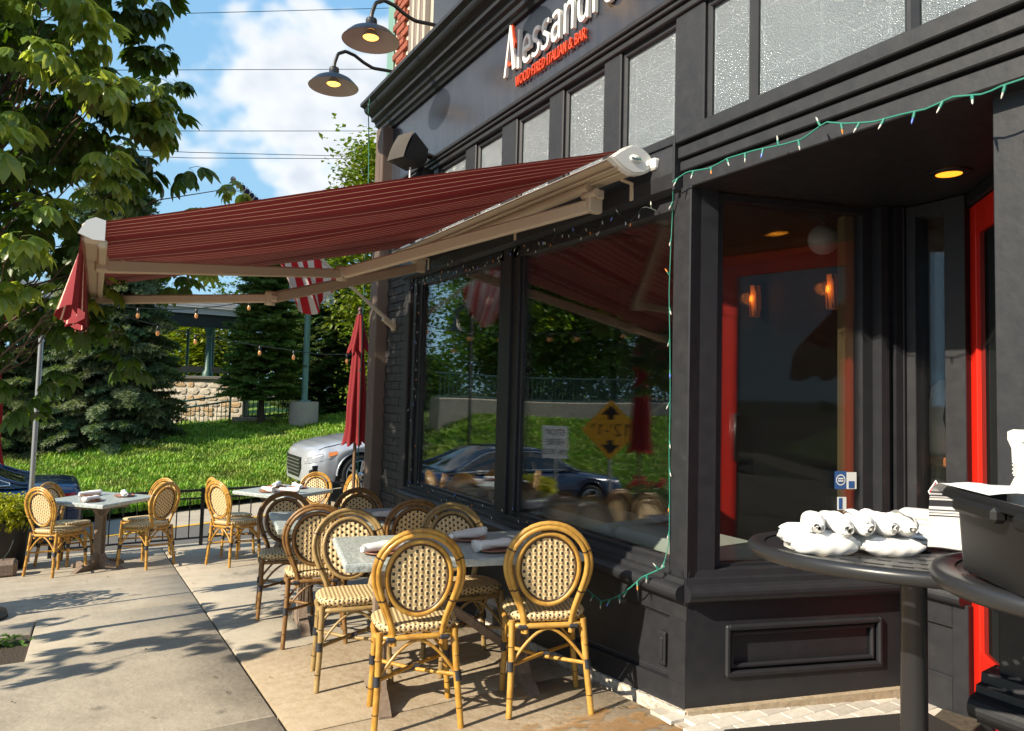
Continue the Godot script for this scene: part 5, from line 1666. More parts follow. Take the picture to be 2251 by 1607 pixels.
	tag(tw, "white towel with dark stripes draped over the tub corner", "towel")
	# spray bottle standing in the tub
	var sp := thing("spray_bottle", "white trigger spray bottle standing up behind the draped towel", "bottle", o1 + tb * Vector3(-.085, .012, -.17), .9)
	s = mb()
	lathe(s, [Vector2(.001, .0), Vector2(.033, .0), Vector2(.036, .006), Vector2(.036, .12), Vector2(.030, .16), Vector2(.018, .185), Vector2(.014, .195)], 20, Vector3.ZERO, Basis.from_scale(Vector3(1.15, 1, .8)))
	obj("bottle", s, M.white_metal, sp)
	s = mb()
	for k in 7: tube(s, [Vector3(0, .19 + k * .004, 0), Vector3(0, .1925 + k * .004, 0)], .019 if k % 2 else .0175, 16)
	obj("collar", s, M.white_metal, sp)
	s = mb()
	prism(s, PackedVector2Array([Vector2(-.014, .215), Vector2(.016, .215), Vector2(.018, .245), Vector2(.034, .262), Vector2(.034, .278), Vector2(.01, .284), Vector2(-.03, .284), Vector2(-.042, .28), Vector2(-.042, .264), Vector2(-.02, .26), Vector2(-.014, .245)]), .026, Vector3(0, 0, -.013))
	obj("spray_head", s, M.white_metal, sp)
	s = mb()
	tube(s, [Vector3(-.03, .262, 0), Vector3(-.036, .245, 0), Vector3(-.032, .225, 0), Vector3(-.04, .205, 0)], [.006, .007, .006, .005], 8)
	obj("trigger", s, M.white_metal, sp)

# ---------- cars ----------
func lerp_table(tb: Array, x: float, col: int) -> float:
	for i in tb.size() - 1:
		if x <= tb[i + 1][0]:
			var t := clampf((x - tb[i][0]) / maxf(tb[i + 1][0] - tb[i][0], 1e-5), 0.0, 1.0)
			t = t * t * (3.0 - 2.0 * t) * .5 + t * .5
			return lerpf(tb[i][col], tb[i + 1][col], t)
	return tb[tb.size() - 1][col]

func make_wheel(r: float, rim_r: float, wd: float, parent: Node3D, at: Vector3, out: float) -> void:
	var w := Node3D.new()
	w.name = "wheel"; parent.add_child(w, true)
	w.position = at
	var ax := Basis(Vector3(1, 0, 0), Vector3(0, 0, out), Vector3(0, 1, 0))
	var s := mb()
	lathe(s, [Vector2(rim_r, -wd / 2), Vector2(r - .03, -wd / 2), Vector2(r - .006, -wd / 2 + .03), Vector2(r, 0), Vector2(r - .006, wd / 2 - .03), Vector2(r - .03, wd / 2), Vector2(rim_r + .02, wd / 2 + .004), Vector2(rim_r, wd / 2 - .006)], 40, Vector3.ZERO, ax)
	obj("tyre", s, M.tyre, w)
	s = mb()
	lathe(s, [Vector2(rim_r + .002, wd / 2 - .004), Vector2(rim_r - .016, wd / 2 - .006), Vector2(rim_r - .03, wd / 2 - .06), Vector2(.001, wd / 2 - .07)], 40, Vector3.ZERO, ax)
	obj("rim_barrel", s, M.car_black, w)
	for k in 5:
		s = mb()
		for e in [-.16, .16]:
			var a: float = TAU * k / 5.0 + e
			var d := Vector3(cos(a), sin(a), 0)
			var d0 := Vector3(cos(TAU * k / 5.0 + e * .4), sin(TAU * k / 5.0 + e * .4), 0)
			beam(s, d0 * .05 + Vector3(0, 0, out * (wd / 2 - .03)), d * (rim_r - .008) + Vector3(0, 0, out * (wd / 2 - .012)), .034, .025, .006, Vector3(0, 0, 1))
		obj("spoke", s, M.alloy, w)
	s = mb()
	lathe(s, [Vector2(rim_r - .014, wd / 2 - .002), Vector2(rim_r + .004, wd / 2 - .001), Vector2(rim_r + .004, wd / 2 - .02)], 40, Vector3.ZERO, ax)
	lathe(s, [Vector2(.055, wd / 2 - .04), Vector2(.05, wd / 2 - .012), Vector2(.001, wd / 2 - .008)], 16, Vector3.ZERO, ax)
	obj("rim", s, M.alloy, w)

# top: [x, top height, half width, shoulder height]; cabin: [x, roof height]; front at -x
func make_car(called: String, label: String, at: Vector3, turn: float, paint_m: String, top: Array, cabin: Array, wheels: Array, wr: float, base: float) -> Node3D:
	var t := thing(called, label, "car", at, turn)
	var L0: float = top[0][0]
	var L1: float = top[top.size() - 1][0]
	var arch := wr + .055
	var xs := []
	for i in 111: xs.append(lerpf(L0, L1, i / 110.0))
	for w in wheels:
		for e in [-1.0, -.985, -.95, .95, .985, 1.0]: xs.append(w + arch * e)
	xs.sort()
	var yb := func(x: float) -> float:
		var y := base
		for w in wheels:
			if absf(x - w) < arch: y = maxf(y, wr + sqrt(arch * arch - (x - w) * (x - w)))
		return y
	var rows := []
	for x in xs:
		var hw := lerp_table(top, x, 2); var yt := lerp_table(top, x, 1); var ys := minf(lerp_table(top, x, 3), yt - .02)
		var y0: float = minf(yb.call(x), ys - .05)
		var half := [Vector3(x, y0, hw * .955), Vector3(x, lerpf(y0, ys, .22), hw * .985), Vector3(x, lerpf(y0, ys, .55), hw), Vector3(x, lerpf(y0, ys, .82), hw * .992), Vector3(x, ys, hw * .955), Vector3(x, lerpf(ys, yt, .7), hw * .87), Vector3(x, yt - .004, hw * .74), Vector3(x, yt + .012, hw * .4), Vector3(x, yt + .018, 0)]
		var row := half.duplicate()
		for i in range(half.size() - 2, -1, -1): row.append(Vector3(half[i].x, half[i].y, -half[i].z))
		rows.append(row)
	var s := mb()
	sheet(s, rows)
	for e in [0, rows.size() - 1]:
		s.set_smooth_group(-1)
		for i in range(1, rows[e].size() - 1): tri(s, rows[e][0], rows[e][i], rows[e][i + 1])
	obj("body", s, M[paint_m], t)
	s = mb()
	span(s, Vector3(L0 + .1, base - .02, -lerp_table(top, 0, 2) * .9), Vector3(L1 - .1, base + .3, lerp_table(top, 0, 2) * .9))
	for w in wheels: cbox(s, Vector3(w, wr + .1, 0), Vector3(arch * 1.9, arch * 1.4, 1.1))
	obj("underbody", s, M.car_black, t)
	for w in wheels:
		for o in [-1.0, 1.0]:
			make_wheel(wr, wr * .70, .225, t, Vector3(w, wr, o * (lerp_table(top, w, 2) - .125)), o)
			s = mb()
			var pts := []
			for i in 25:
				var a := PI * i / 24.0
				pts.append(Vector3(w + cos(a) * arch, wr + sin(a) * arch, o * lerp_table(top, w, 2) * .972))
			tube(s, pts, .017, 6)
			obj("arch_lip", s, M[paint_m], t)
	# greenhouse: glass body, roof skin, pillars, bright window line
	var g := []
	var roof := []
	var lines := [[], []]
	for i in 41:
		var x := lerpf(cabin[0][0], cabin[cabin.size() - 1][0], i / 40.0)
		var hw := lerp_table(top, x, 2); var yt := lerp_table(top, x, 1); var yr := maxf(lerp_table(cabin, x, 1), yt + .004)
		var k := clampf((yr - yt) / .42, 0.0, 1.0)
		var h := [Vector3(x, yt - .03, hw * .90), Vector3(x, lerpf(yt, yr, .5), hw * lerpf(.88, .82, k)), Vector3(x, yr - .06 * k, hw * lerpf(.86, .71, k)), Vector3(x, yr - .01 * k, hw * lerpf(.8, .60, k)), Vector3(x, yr + .022 * k, 0)]
		var row := h.duplicate()
		for q in range(3, -1, -1): row.append(Vector3(h[q].x, h[q].y, -h[q].z))
		g.append(row)
		lines[0].append(h[2] + Vector3(0, .008, .006)); lines[1].append(h[0] + Vector3(0, .045, .004))
		if x >= cabin[1][0] - .02 and x <= cabin[cabin.size() - 2][0] + .02: roof.append(row.slice(2, 7).map(func(p): return p + Vector3(0, .007, 0)))
	s = mb()
	sheet(s, g)
	obj("glass", s, M.car_glass, t)
	s = mb()
	sheet(s, roof)
	obj("roof", s, M[paint_m], t)
	for o in [-1.0, 1.0]:
		s = mb()
		var a: Array = lines[0].map(func(p): return Vector3(p.x, p.y, p.z * o))
		tube(s, a, .028, 6)
		obj("roof_rail", s, M[paint_m], t)
		s = mb()
		var ch := []
		for i in range(3, 38): ch.append(Vector3(lines[0][i].x, lines[0][i].y - .028, (lines[0][i].z + .012) * o))
		for i in range(37, 2, -1): ch.append(Vector3(lines[1][i].x, lines[1][i].y, (lines[1][i].z + .006) * o))
		tube(s, ch, .011, 6, true)
		obj("window_trim", s, M.chrome, t)
		for i in [15, 26]:
			s = mb()
			beam(s, Vector3(lines[1][i].x, lines[1][i].y, lines[1][i].z * o), Vector3(lines[0][i].x, lines[0][i].y - .01, lines[0][i].z * o), .07, .02, .004, Vector3(0, 0, 1))
			obj("pillar", s, M.car_black, t)
	return t

func body_z(tb: Array, x: float, y: float) -> float:
	var hw := lerp_table(tb, x, 2); var yt := lerp_table(tb, x, 1); var ys := minf(lerp_table(tb, x, 3), yt - .02)
	var pts := [[.2, .955], [lerpf(.24, ys, .55), 1.0], [lerpf(.24, ys, .82), .992], [ys, .955], [lerpf(ys, yt, .7), .87], [yt - .004, .74]]
	for i in 5:
		if y <= pts[i + 1][0]: return hw * lerpf(pts[i][1], pts[i + 1][1], clampf((y - pts[i][0]) / maxf(pts[i + 1][0] - pts[i][0], .001), 0.0, 1.0))
	return hw * .72
func patch(s: SurfaceTool, tb: Array, cols: Array, o: float, off: float) -> void:   # a lamp lying on the body: columns of [x, low, high]
	var rows := []
	for j in 4:
		var row := []
		for c in cols:
			var y: float = lerpf(c[1], c[2], j / 3.0)
			row.append(Vector3(c[0] - off * signf(-c[0]) * .6, y, o * (body_z(tb, c[0], y) + off)))
		rows.append(row)
	sheet(s, rows)

func make_cars() -> void:
	# silver SUV, front to the left
	var TS := [[-2.34, .60, .48, .46], [-2.33, .68, .62, .52], [-2.28, .76, .76, .58], [-2.18, .83, .85, .66], [-2.0, .89, .905, .76], [-1.7, .95, .94, .84], [-1.3, 1.01, .95, .90], [-.8, 1.07, .95, .95], [1.9, 1.14, .945, 1.0], [2.2, 1.05, .88, .95], [2.33, .8, .75, .7]]
	var sx := 5.55
	var t := make_car("silver_car", "silver sport utility car with its front behind the far table", Vector3(sx, road_y(sx) + .02, -13.62), deg_to_rad(1.5), "car_silver",
		TS,
		[[-1.05, 1.06], [-.05, 1.60], [1.5, 1.62], [2.1, 1.15]], [-1.42, 1.42], .365, .24)
	var s := mb()
	prism(s, PackedVector2Array([Vector2(-.36, .30), Vector2(.36, .30), Vector2(.48, .46), Vector2(.42, .65), Vector2(-.42, .65), Vector2(-.48, .46)]), .05, Vector3(-2.30, 0, 0), Basis(Vector3(0, 0, 1), Vector3.UP, Vector3(-1, 0, 0)))
	obj("grille", s, M.car_black, t)
	for k in 5:
		s = mb()
		beam(s, Vector3(-2.36, .36 + k * .06, -.40), Vector3(-2.36, .36 + k * .06, .40), .015, .014)
		obj("grille_bar", s, M.grey_metal, t)
	for o in [-1.0, 1.0]:
		s = mb()
		patch(s, TS, [[-2.325, .56, .625], [-2.28, .57, .67], [-2.2, .59, .71], [-2.1, .62, .74], [-1.97, .66, .77], [-1.84, .72, .785]], o, .006)
		var hl := obj("headlight", s, M.headlight, t)
		s = mb()
		patch(s, TS, [[-2.31, .612, .625], [-2.2, .672, .685], [-2.08, .71, .722]], o, .012)
		obj("light_strip", s, mat("drl", lin(.8, .82, .85), .2), hl)
		s = mb()
		patch(s, TS, [[-1.98, .69, .765], [-1.90, .71, .775], [-1.83, .735, .78]], o, .012)
		obj("marker_lamp", s, M.amber, hl)
		s = mb()
		cbox(s, Vector3(-2.235, .40, o * .71), Vector3(.09, .14, .20), .02)
		obj("air_inlet", s, M.car_black, t)
		s = mb()
		cbox(s, Vector3(-.62, 1.16, o * 1.02), Vector3(.10, .15, .20), .04)
		obj("mirror", s, M.car_silver, t)
		s = mb()
		cbox(s, Vector3(-.1, .92, o * .956), Vector3(.22, .03, .03), .01)
		obj("door_handle", s, M.chrome, t)
	for o in [-1.0, 1.0]:
		s = mb()
		var hp := []
		for i in 12:
			var x := lerpf(-2.12, -.95, i / 11.0)
			var yt := lerp_table(TS, x, 1); var ys := minf(lerp_table(TS, x, 3), yt - .02)
			hp.append(Vector3(x, lerpf(ys, yt, .7) + .003, o * lerp_table(TS, x, 2) * .872))
		tube(s, hp, .006, 5)
		obj("hood_seam", s, M.car_black, t)
		s = mb()
		hp = []
		for i in 8:
			var y := lerpf(.42, .93, i / 7.0)
			hp.append(Vector3(-.86 + .04 * i / 7.0, y, o * (body_z(TS, -.85, y) + .002)))
		tube(s, hp, .006, 5)
		obj("door_seam", s, M.car_black, t)
	# dark blue saloon, tail to the right
	var TB := [[-2.42, .62, .55, .5], [-2.38, .72, .75, .60], [-2.2, .82, .86, .72], [-1.3, .93, .925, .86], [-.9, .97, .93, .88], [1.5, 1.0, .93, .90], [2.1, 1.015, .88, .90], [2.36, .985, .80, .86], [2.42, .88, .74, .78]]
	var bx := -2.52
	t = make_car("blue_car", "dark blue saloon car with its tail towards the silver car", Vector3(bx, road_y(bx) - .01, -13.35), deg_to_rad(2.0), "car_blue",
		TB,
		[[-1.15, .95], [-.25, 1.42], [.75, 1.43], [1.75, 1.0]], [-1.42, 1.45], .345, .2)
	for o in [-1.0, 1.0]:
		s = mb()
		patch(s, TB, [[2.05, .80, .85], [2.2, .79, .87], [2.33, .78, .88], [2.405, .77, .86]], o, .01)
		quad(s, Vector3(2.43, .77, o * .72), Vector3(2.43, .86, o * .72), Vector3(2.435, .85, o * .3), Vector3(2.435, .80, o * .3))
		obj("tail_light", s, M.tail_red, t)
		s = mb()
		cbox(s, Vector3(.35, .82, o * .94), Vector3(.20, .028, .03), .01)
		obj("door_handle", s, M.chrome, t)
		s = mb()
		cbox(s, Vector3(-.82, 1.02, o * .98), Vector3(.10, .13, .18), .04)
		obj("mirror", s, M.car_blue, t)
	s = mb()
	cbox(s, Vector3(2.42, .45, 0), Vector3(.07, .18, 1.3), .03)
	obj("rear_bumper_insert", s, M.car_black, t)

# ---------- trees and planting ----------
func leaf_clump(n: int, size: float, spread: float, sd: int) -> ArrayMesh:
	rng.seed = sd
	var s := mb()
	for k in n:
		var o := Vector3(rng.randfn(0, spread), rng.randfn(0, spread * .8), rng.randfn(0, spread))
		var a := rng.randf() * TAU
		var d := Vector3(cos(a), rng.randf_range(-.7, .3), sin(a)).normalized()
		var side := d.cross(Vector3(rng.randf_range(-.4, .4), 1, rng.randf_range(-.4, .4))).normalized() * size * rng.randf_range(.28, .42)
		var l := size * rng.randf_range(.8, 1.3)
		var up := side.cross(d).normalized() * size * .12
		var m := o + d * l * .5
		s.set_smooth_group(-1)
		tri(s, o, m + side + up, m); tri(s, o, m, m - side + up)
		tri(s, m, m + side + up, o + d * l - up); tri(s, m, o + d * l - up, m - side + up)
	return done(s)

func needle_spray(sd: int, l: float, needle: float, n: int, droop: float) -> ArrayMesh:   # a branchlet along +z, needles all round
	rng.seed = sd
	var s := mb()
	s.set_smooth_group(-1)
	var stems := [[Vector3.ZERO, Vector3(0, -droop * .4, l)]]
	for k in 4:
		var f := .15 + k * .2
		for sg in [-1, 1]: stems.append([Vector3(0, -droop * .4 * f, l * f), Vector3(sg * l * .42 * (1.1 - f), -droop * (.4 * f + .35), l * (f + .38))])
	for st in stems:
		var a: Vector3 = st[0]; var b: Vector3 = st[1]
		var d := (b - a).normalized()
		quad(s, a - Vector3(.004, 0, 0), a + Vector3(.004, 0, 0), b + Vector3(.002, 0, 0), b - Vector3(.002, 0, 0))
		var m := int(n * a.distance_to(b) / l)
		for i in m:
			var p := a.lerp(b, rng.randf())
			var ang := rng.randf() * TAU
			var x := d.cross(Vector3.UP).normalized()
			var y := x.cross(d)
			var nd := (x * cos(ang) + y * sin(ang) + d * .75).normalized()
			var sd2 := nd.cross(Vector3(.3, .8, .5)).normalized() * needle * .16
			tri(s, p - sd2, p + sd2, p + nd * needle * rng.randf_range(.7, 1.2))
	return done(s)

func crown_of(parent: Node3D, mesh: Mesh, m: Material, xf: Array, cols: Array, called := "crown") -> void:
	var mm := MultiMesh.new()
	mm.transform_format = MultiMesh.TRANSFORM_3D
	mm.use_colors = true
	mm.mesh = mesh
	mm.instance_count = xf.size()
	for k in xf.size():
		mm.set_instance_transform(k, xf[k])
		mm.set_instance_color(k, cols[k])
	var o := MultiMeshInstance3D.new()
	o.multimesh = mm
	o.material_override = m
	o.name = called
	parent.add_child(o, true)
	o.set_meta("kind", "stuff")

func trunk_of(parent: Node3D, h: float, r: float, limbs: int, spread: float, lo: float, sd: int) -> void:
	rng.seed = sd
	var s := mb()
	var pts := []; var rad := []
	for i in 9:
		var f := i / 8.0
		pts.append(Vector3(.05 * h * .1 * sin(f * 4.0 + sd), h * f, .05 * h * .1 * cos(f * 3.0 + sd))); rad.append(r * (1.25 - f * 1.1) if i else r * 1.6)
	tube(s, pts, rad, 9)
	for k in limbs:
		var f := rng.randf_range(lo, .9)
		var p := Vector3(0, h * f, 0)
		var a := rng.randf() * TAU
		var e := p + Vector3(cos(a) * spread, spread * rng.randf_range(.3, .9), sin(a) * spread) * (1.1 - f * .6)
		tube(s, [p, p.lerp(e, .5) + Vector3(0, .06, 0), e], [r * .45, r * .3, r * .12], 6)
	obj("trunk", s, M.bark, parent)

func broad_tree(called: String, label: String, at: Vector3, h: float, c: Vector3, rad: Vector3, clumps: int, per: int, size: float, col: Color, sd: int, group := "", dens := 10) -> void:
	var t := thing(called, label, "tree", at, 0.0, group)
	trunk_of(t, c.y, .03 * h * .6, 9, minf(rad.x, rad.y) * .8, .35, sd)
	var mesh := leaf_clump(dens, size, size * 1.5, sd)
	rng.seed = sd + 1
	var xf := []; var cols := []
	for k in clumps:
		var d := Vector3(rng.randfn(), rng.randfn(), rng.randfn()).normalized() * pow(rng.randf(), .42)
		var p := c + d * rad
		var cv := rng.randf_range(.7, 1.25)
		var cr := rng.randf_range(.55, 1.2)
		for i in per:
			var q := p + Vector3(rng.randfn(), rng.randfn() * .7, rng.randfn()) * rad.x * .14 * cr
			var v := cv * rng.randf_range(.75, 1.25)
			xf.append(Transform3D(Basis(Vector3.UP, rng.randf() * TAU) * Basis(Vector3.RIGHT, rng.randf_range(-.5, .5)) * Basis.from_scale(Vector3.ONE * rng.randf_range(.7, 1.3)), q))
			cols.append(Color(col.r * v * rng.randf_range(.8, 1.25), col.g * v, col.b * v))
	crown_of(t, mesh, M.leaf, xf, cols)

func conifer(called: String, label: String, at: Vector3, h: float, r: float, rows: int, per: int, spray: Mesh, col: Color, sd: int, droop: float, y0 := .03, power := 1.0, scale := 1.0) -> void:
	var t := thing(called, label, "tree", at)
	trunk_of(t, h * .96, .028 * h * .5, 0, 1.0, .5, sd)
	rng.seed = sd
	var xf := []; var cols := []
	for j in rows:
		var f := lerpf(y0, .985, pow(j / float(rows), .92))
		var rr := r * pow(1.0 - f, power) * rng.randf_range(.86, 1.12) + .06
		var n := int(per * (.25 + .75 * rr / r)) + 3
		for i in n:
			var a := TAU * (i + rng.randf()) / n
			var reach := rr * rng.randf_range(.72, 1.16)
			var d := Vector3(cos(a), 0, sin(a))
			var m := maxi(1, int(reach / .34))
			for q in m:
				var u := (q + .35 + rng.randf() * .4) / m
				if u < .3 and rng.randf() < .5: continue
				var p := d * reach * u + Vector3(0, h * f - droop * reach * u * u + rng.randf_range(-.08, .08), 0)
				var yaw := a + rng.randf_range(-.55, .55)
				var bs := Basis(Vector3.UP, PI / 2 - yaw) * Basis(Vector3.RIGHT, rng.randf_range(-.1, .45) * droop + rng.randf_range(-.25, .15)) * Basis(Vector3.FORWARD, rng.randf_range(-.4, .4)) * Basis.from_scale(Vector3.ONE * scale * rng.randf_range(.75, 1.3))
				xf.append(Transform3D(bs, p))
				var v := rng.randf_range(.7, 1.25)
				cols.append(Color(col.r * v * rng.randf_range(.8, 1.3), col.g * v, col.b * v))
	crown_of(t, spray, M.needle, xf, cols)

func palmate_leaf(sd: int) -> ArrayMesh:   # petiole at origin, leaf hanging along +z
	rng.seed = sd
	var s := mb()
	tube(s, [Vector3.ZERO, Vector3(0, .02, .06), Vector3(0, .015, .11)], .0022, 5)
	s.set_smooth_group(0)
	var hub := Vector3(0, .015, .11)
	for k in 6:
		var a := (k - 2.5) * .52 + rng.randf_range(-.08, .08)
		var l := (.165 - absf(k - 2.5) * .02) * rng.randf_range(.88, 1.12)
		var d := Vector3(sin(a), -.35 - .25 * absf(a) * .4 + rng.randf_range(-.15, .1), cos(a)).normalized()
		var side := d.cross(Vector3.UP).normalized()
		var up := side.cross(d)
		var w := [0.008, .026, .037, .030, 0.0]
		var c := []
		for i in 5:
			var f := i / 4.0
			c.append(hub + d * l * f + Vector3.DOWN * .055 * f * f)
		s.set_smooth_group(k + 1)
		for i in 4:
			var fold := up * .35
			for sg in [-1.0, 1.0]:
				var e0: Vector3 = c[i] + (side * sg + fold) * w[i]
				var e1: Vector3 = c[i + 1] + (side * sg + fold) * w[i + 1]
				if sg > 0: quad(s, c[i], c[i + 1], e1, e0)
				else: quad(s, c[i], e0, e1, c[i + 1])
	return done(s)

func make_chestnut() -> void:
	var x0 := -.66; var z0 := -6.12
	var at := Vector3(x0, gy(x0, z0) - .03, z0)
	var t := thing("chestnut_tree", "young tree with large hand shaped leaves in the pavement tree pit", "tree", at)
	rng.seed = 50
	var s := mb()
	tube(s, [Vector3.ZERO, Vector3(.02, .9, 0), Vector3(-.03, 1.9, .02), Vector3(.0, 3.0, .05), Vector3(.05, 4.6, 0)], [.042, .034, .03, .024, .01], 10)
	obj("trunk", s, M.bark, t)
	var c := Vector3(-.12, 3.55, .15)
	var rad := Vector3(1.12, 1.95, 1.25)
	var tips := []
	# leading branches seen against the sky on the right, then the body of the crown
	for q in [[1.50, 3.30, .3], [1.38, 3.05, .2], [1.20, 3.42, .1], [1.05, 4.05, .2], [.98, 4.35, -.1], [.9, 4.6, .3], [1.30, 2.75, .3], [1.18, 2.60, .0], [1.0, 3.7, .35], [.55, 4.85, .2], [.75, 2.15, .5], [.85, 1.95, .3], [.45, 1.85, .6], [.1, 1.80, .5], [.3, 1.62, .3], [.62, 2.3, .2], [1.25, 2.95, -.2]]:
		tips.append(Vector3(q[0], q[1], q[2]))
	for k in 18:
		tips.append(Vector3(rng.randf_range(-2.7, -.7), rng.randf_range(1.6, 2.7), rng.randf_range(-.5, 1.7)))
	for k in 340:
		var d := Vector3(rng.randfn(), rng.randfn(), rng.randfn()).normalized() * pow(rng.randf(), .33)
		var p := c + d * rad
		if p.y < 1.95: p.y = 1.95 + rng.randf() * .6
		tips.append(p)
	var br := mb()
	for p in tips:
		if rng.randf() < .55: continue
		var h := clampf(p.y - .35 - .25 * Vector2(p.x, p.z).length(), 1.3, 4.3)
		var b := Vector3(0, h, .03)
		tube(br, [b, b.lerp(p, .35) + Vector3(rng.randf_range(-.1, .1), -.02, rng.randf_range(-.1, .1)), b.lerp(p, .7) + Vector3(rng.randf_range(-.08, .08), .06, rng.randf_range(-.08, .08)), p], [.009, .006, .0045, .003], 5)
	obj("branches", br, M.twig, t)
	var leaves := []
	for v in 5: leaves.append(palmate_leaf(60 + v))
	var xf := []
	for i in tips.size():
		var p: Vector3 = tips[i]
		var n := 6 if i < 17 else rng.randi_range(5, 8)
		for k in n:
			var a := TAU * (k + rng.randf() * .7) / n
			var bs := Basis(Vector3.UP, a) * Basis(Vector3.RIGHT, rng.randf_range(-.35, .75)) * Basis(Vector3.FORWARD, rng.randf_range(-.4, .4)) * Basis.from_scale(Vector3.ONE * rng.randf_range(.52, .95))
			xf.append(Transform3D(bs, p + Vector3(0, rng.randf_range(-.05, .05), 0)))
	# the leaves that show largest are pieces of their own
	var order := range(xf.size())
	order.sort_custom(func(a, b): return xf[a].origin.z + xf[a].origin.x * .6 > xf[b].origin.z + xf[b].origin.x * .6)
	var rest := []; var cols := []
	for i in order.size():
		var k: int = order[i]
		if i < 300:
			var o := put("leaf", leaves[k % 5], M["chestnut_%d" % (k * 7 % 4)], t)
			o.transform = xf[k]
		else:
			rest.append(xf[k])
			var v := rng.randf_range(.75, 1.2)
			cols.append(Color(.072 * v, .135 * v, .022 * v))
	crown_of(t, leaves[0], M.leaf, rest, cols, "inner_leaves")

func make_plants() -> void:
	mat("leaf", Color.WHITE, .45, 0.0, {"vertex_color_use_as_albedo": true, "backlight_enabled": true, "backlight": Color(.88, .92, .42)})
	mat("needle", Color.WHITE, .6, 0.0, {"vertex_color_use_as_albedo": true, "backlight_enabled": true, "backlight": Color(.75, .85, .5)})
	mat("twig", lin(.12, .075, .055), .8)
	for k in 4:
		var c: Color = [lin(.065, .130, .022), lin(.075, .145, .024), lin(.11, .175, .026), lin(.05, .105, .026)][k]
		mat("chestnut_%d" % k, c, .38, 0.0, {"backlight_enabled": true, "backlight": Color(.74, .80, .32)})
	make_chestnut()
	var spr := needle_spray(5, .5, .085, 95, .22)
	conifer("spruce_tree", "broad dark spruce with drooping branches in front of the stone wall", Vector3(.25, bank_y(.3, -19.9) - .1, -19.9), 7.3, 1.4, 42, 18, spr, Color(.15, .205, .105), 71, .42, .02, .62)
	conifer("low_spruce_tree", "low spreading spruce boughs at the edge of the grass bank", Vector3(-1.7, bank_y(-1.7, -20.0) - .1, -20.0), 3.4, 1.5, 22, 20, spr, Color(.16, .21, .09), 75, .30, .02, .8)
	var jun := needle_spray(6, .42, .055, 130, .05)
	conifer("cypress_tree", "feathery dark green cypress with a bare lower trunk by the fence", Vector3(3.95, bank_y(3.95, -20.6), -20.6), 5.2, .85, 40, 22, jun, Color(.13, .215, .04), 72, -.18, .16, .6)
	conifer("cypress_tree", "dark cypress standing behind the banner pole", Vector3(6.1, bank_y(6.1, -22.6), -22.6), 6.0, 1.15, 36, 24, jun, Color(.085, .15, .036), 73, -.15, .04, .7)
	conifer("cypress_tree", "dark cypress between the banner pole and the closed umbrella", Vector3(7.4, bank_y(7.4, -21.6), -21.6), 4.8, 1.1, 32, 22, jun, Color(.085, .15, .036), 74, -.15, .05, .7)
	broad_tree("sycamore_tree", "sunlit yellow green tree rising behind the building's end", Vector3(6.3, .2, -18.2), 8.2, Vector3(.1, 4.9, 0), Vector3(1.5, 3.2, 1.5), 130, 12, .15, Color(.16, .22, .024), 81)
	broad_tree("shrub", "yellow green shrub behind the closed umbrella", Vector3(6.2, .3, -17.4), 3.0, Vector3(0, 1.3, 0), Vector3(.9, 1.2, .9), 40, 10, .08, Color(.17, .22, .018), 82)
	for q in [["yellow green tree seen through the pavilion", 4.2, -34.0, 4.6, Color(.20, .24, .02), 83], ["green tree beyond the pavilion roof", 8.8, -38.0, 8.6, Color(.09, .16, .03), 84], ["tall tree beyond the pavilion, left of its roof", 1.5, -40.0, 6.5, Color(.11, .18, .03), 85]]:
		broad_tree("park_tree", q[0], Vector3(q[1], 0, q[2]), q[3], Vector3(0, q[3] * .6, 0), Vector3(q[3] * .42, q[3] * .42, q[3] * .4), 80, 10, .22, q[4], q[5], "trees beyond the pavilion")
	# trees on the street's left side, seen mirrored in the windows
	var mir := [[-7.0, -30.0, 3.0, Color(.10, .16, .03)], [-13.2, -30.5, 10.0, Color(.06, .11, .025)], [-14.0, -32.0, 11.5, Color(.13, .19, .025)], [-18.0, -30.0, 11.0, Color(.07, .12, .03)], [-22.5, -29.0, 11.0, Color(.09, .15, .03)], [-17.0, -38.0, 15.0, Color(.06, .11, .03)], [-23.0, -23.0, 8.5, Color(.08, .13, .03)]]
	for i in mir.size():
		var q: Array = mir[i]
		broad_tree("street_tree", ["green tree mirrored in the far window pane", "dark tree mirrored next to the flag", "yellow green tree mirrored above the railing", "dark green tree mirrored behind the yellow sign", "green tree mirrored beside the corner post", "tall dark tree mirrored over the others", "bushy tree mirrored at the window's near edge"][i], Vector3(q[0], -.2, q[1]), q[2], Vector3(0, q[2] * .5, 0), Vector3(q[2] * .42, q[2] * .5, q[2] * .38), 150, 10, .26, Color(q[3].r * 2.8, q[3].g * 2.6, q[3].b * 2.2), 90 + i, "trees across the road mirrored in the window", 12)
	# planter with golden foliage
	var px := -.80; var pz := -9.72
	var t := thing("planter", "black tapered planter with feathery golden foliage", "planter", Vector3(px, gy(px, pz), pz))
	var s := mb()
	lathe(s, [Vector2(.001, 0), Vector2(.24, 0), Vector2(.30, .50), Vector2(.315, .52), Vector2(.315, .56), Vector2(.29, .56), Vector2(.28, .50), Vector2(.001, .49)], 28)
	obj("pot", s, M.pot_black, t)
	rng.seed = 14
	var xf := []; var cols := []
	for k in 420:
		var a := rng.randf() * TAU; var r := sqrt(rng.randf()) * .36
		xf.append(Transform3D(Basis(Vector3.UP, rng.randf() * TAU) * Basis(Vector3.RIGHT, rng.randf_range(-1.2, .2)) * Basis.from_scale(Vector3.ONE * rng.randf_range(.35, .6)), Vector3(cos(a) * r, .52 + rng.randf() * .22 * (1.2 - r), sin(a) * r)))
		var v := rng.randf_range(.7, 1.2)
		cols.append(Color(.40 * v, .40 * v, .025 * v))
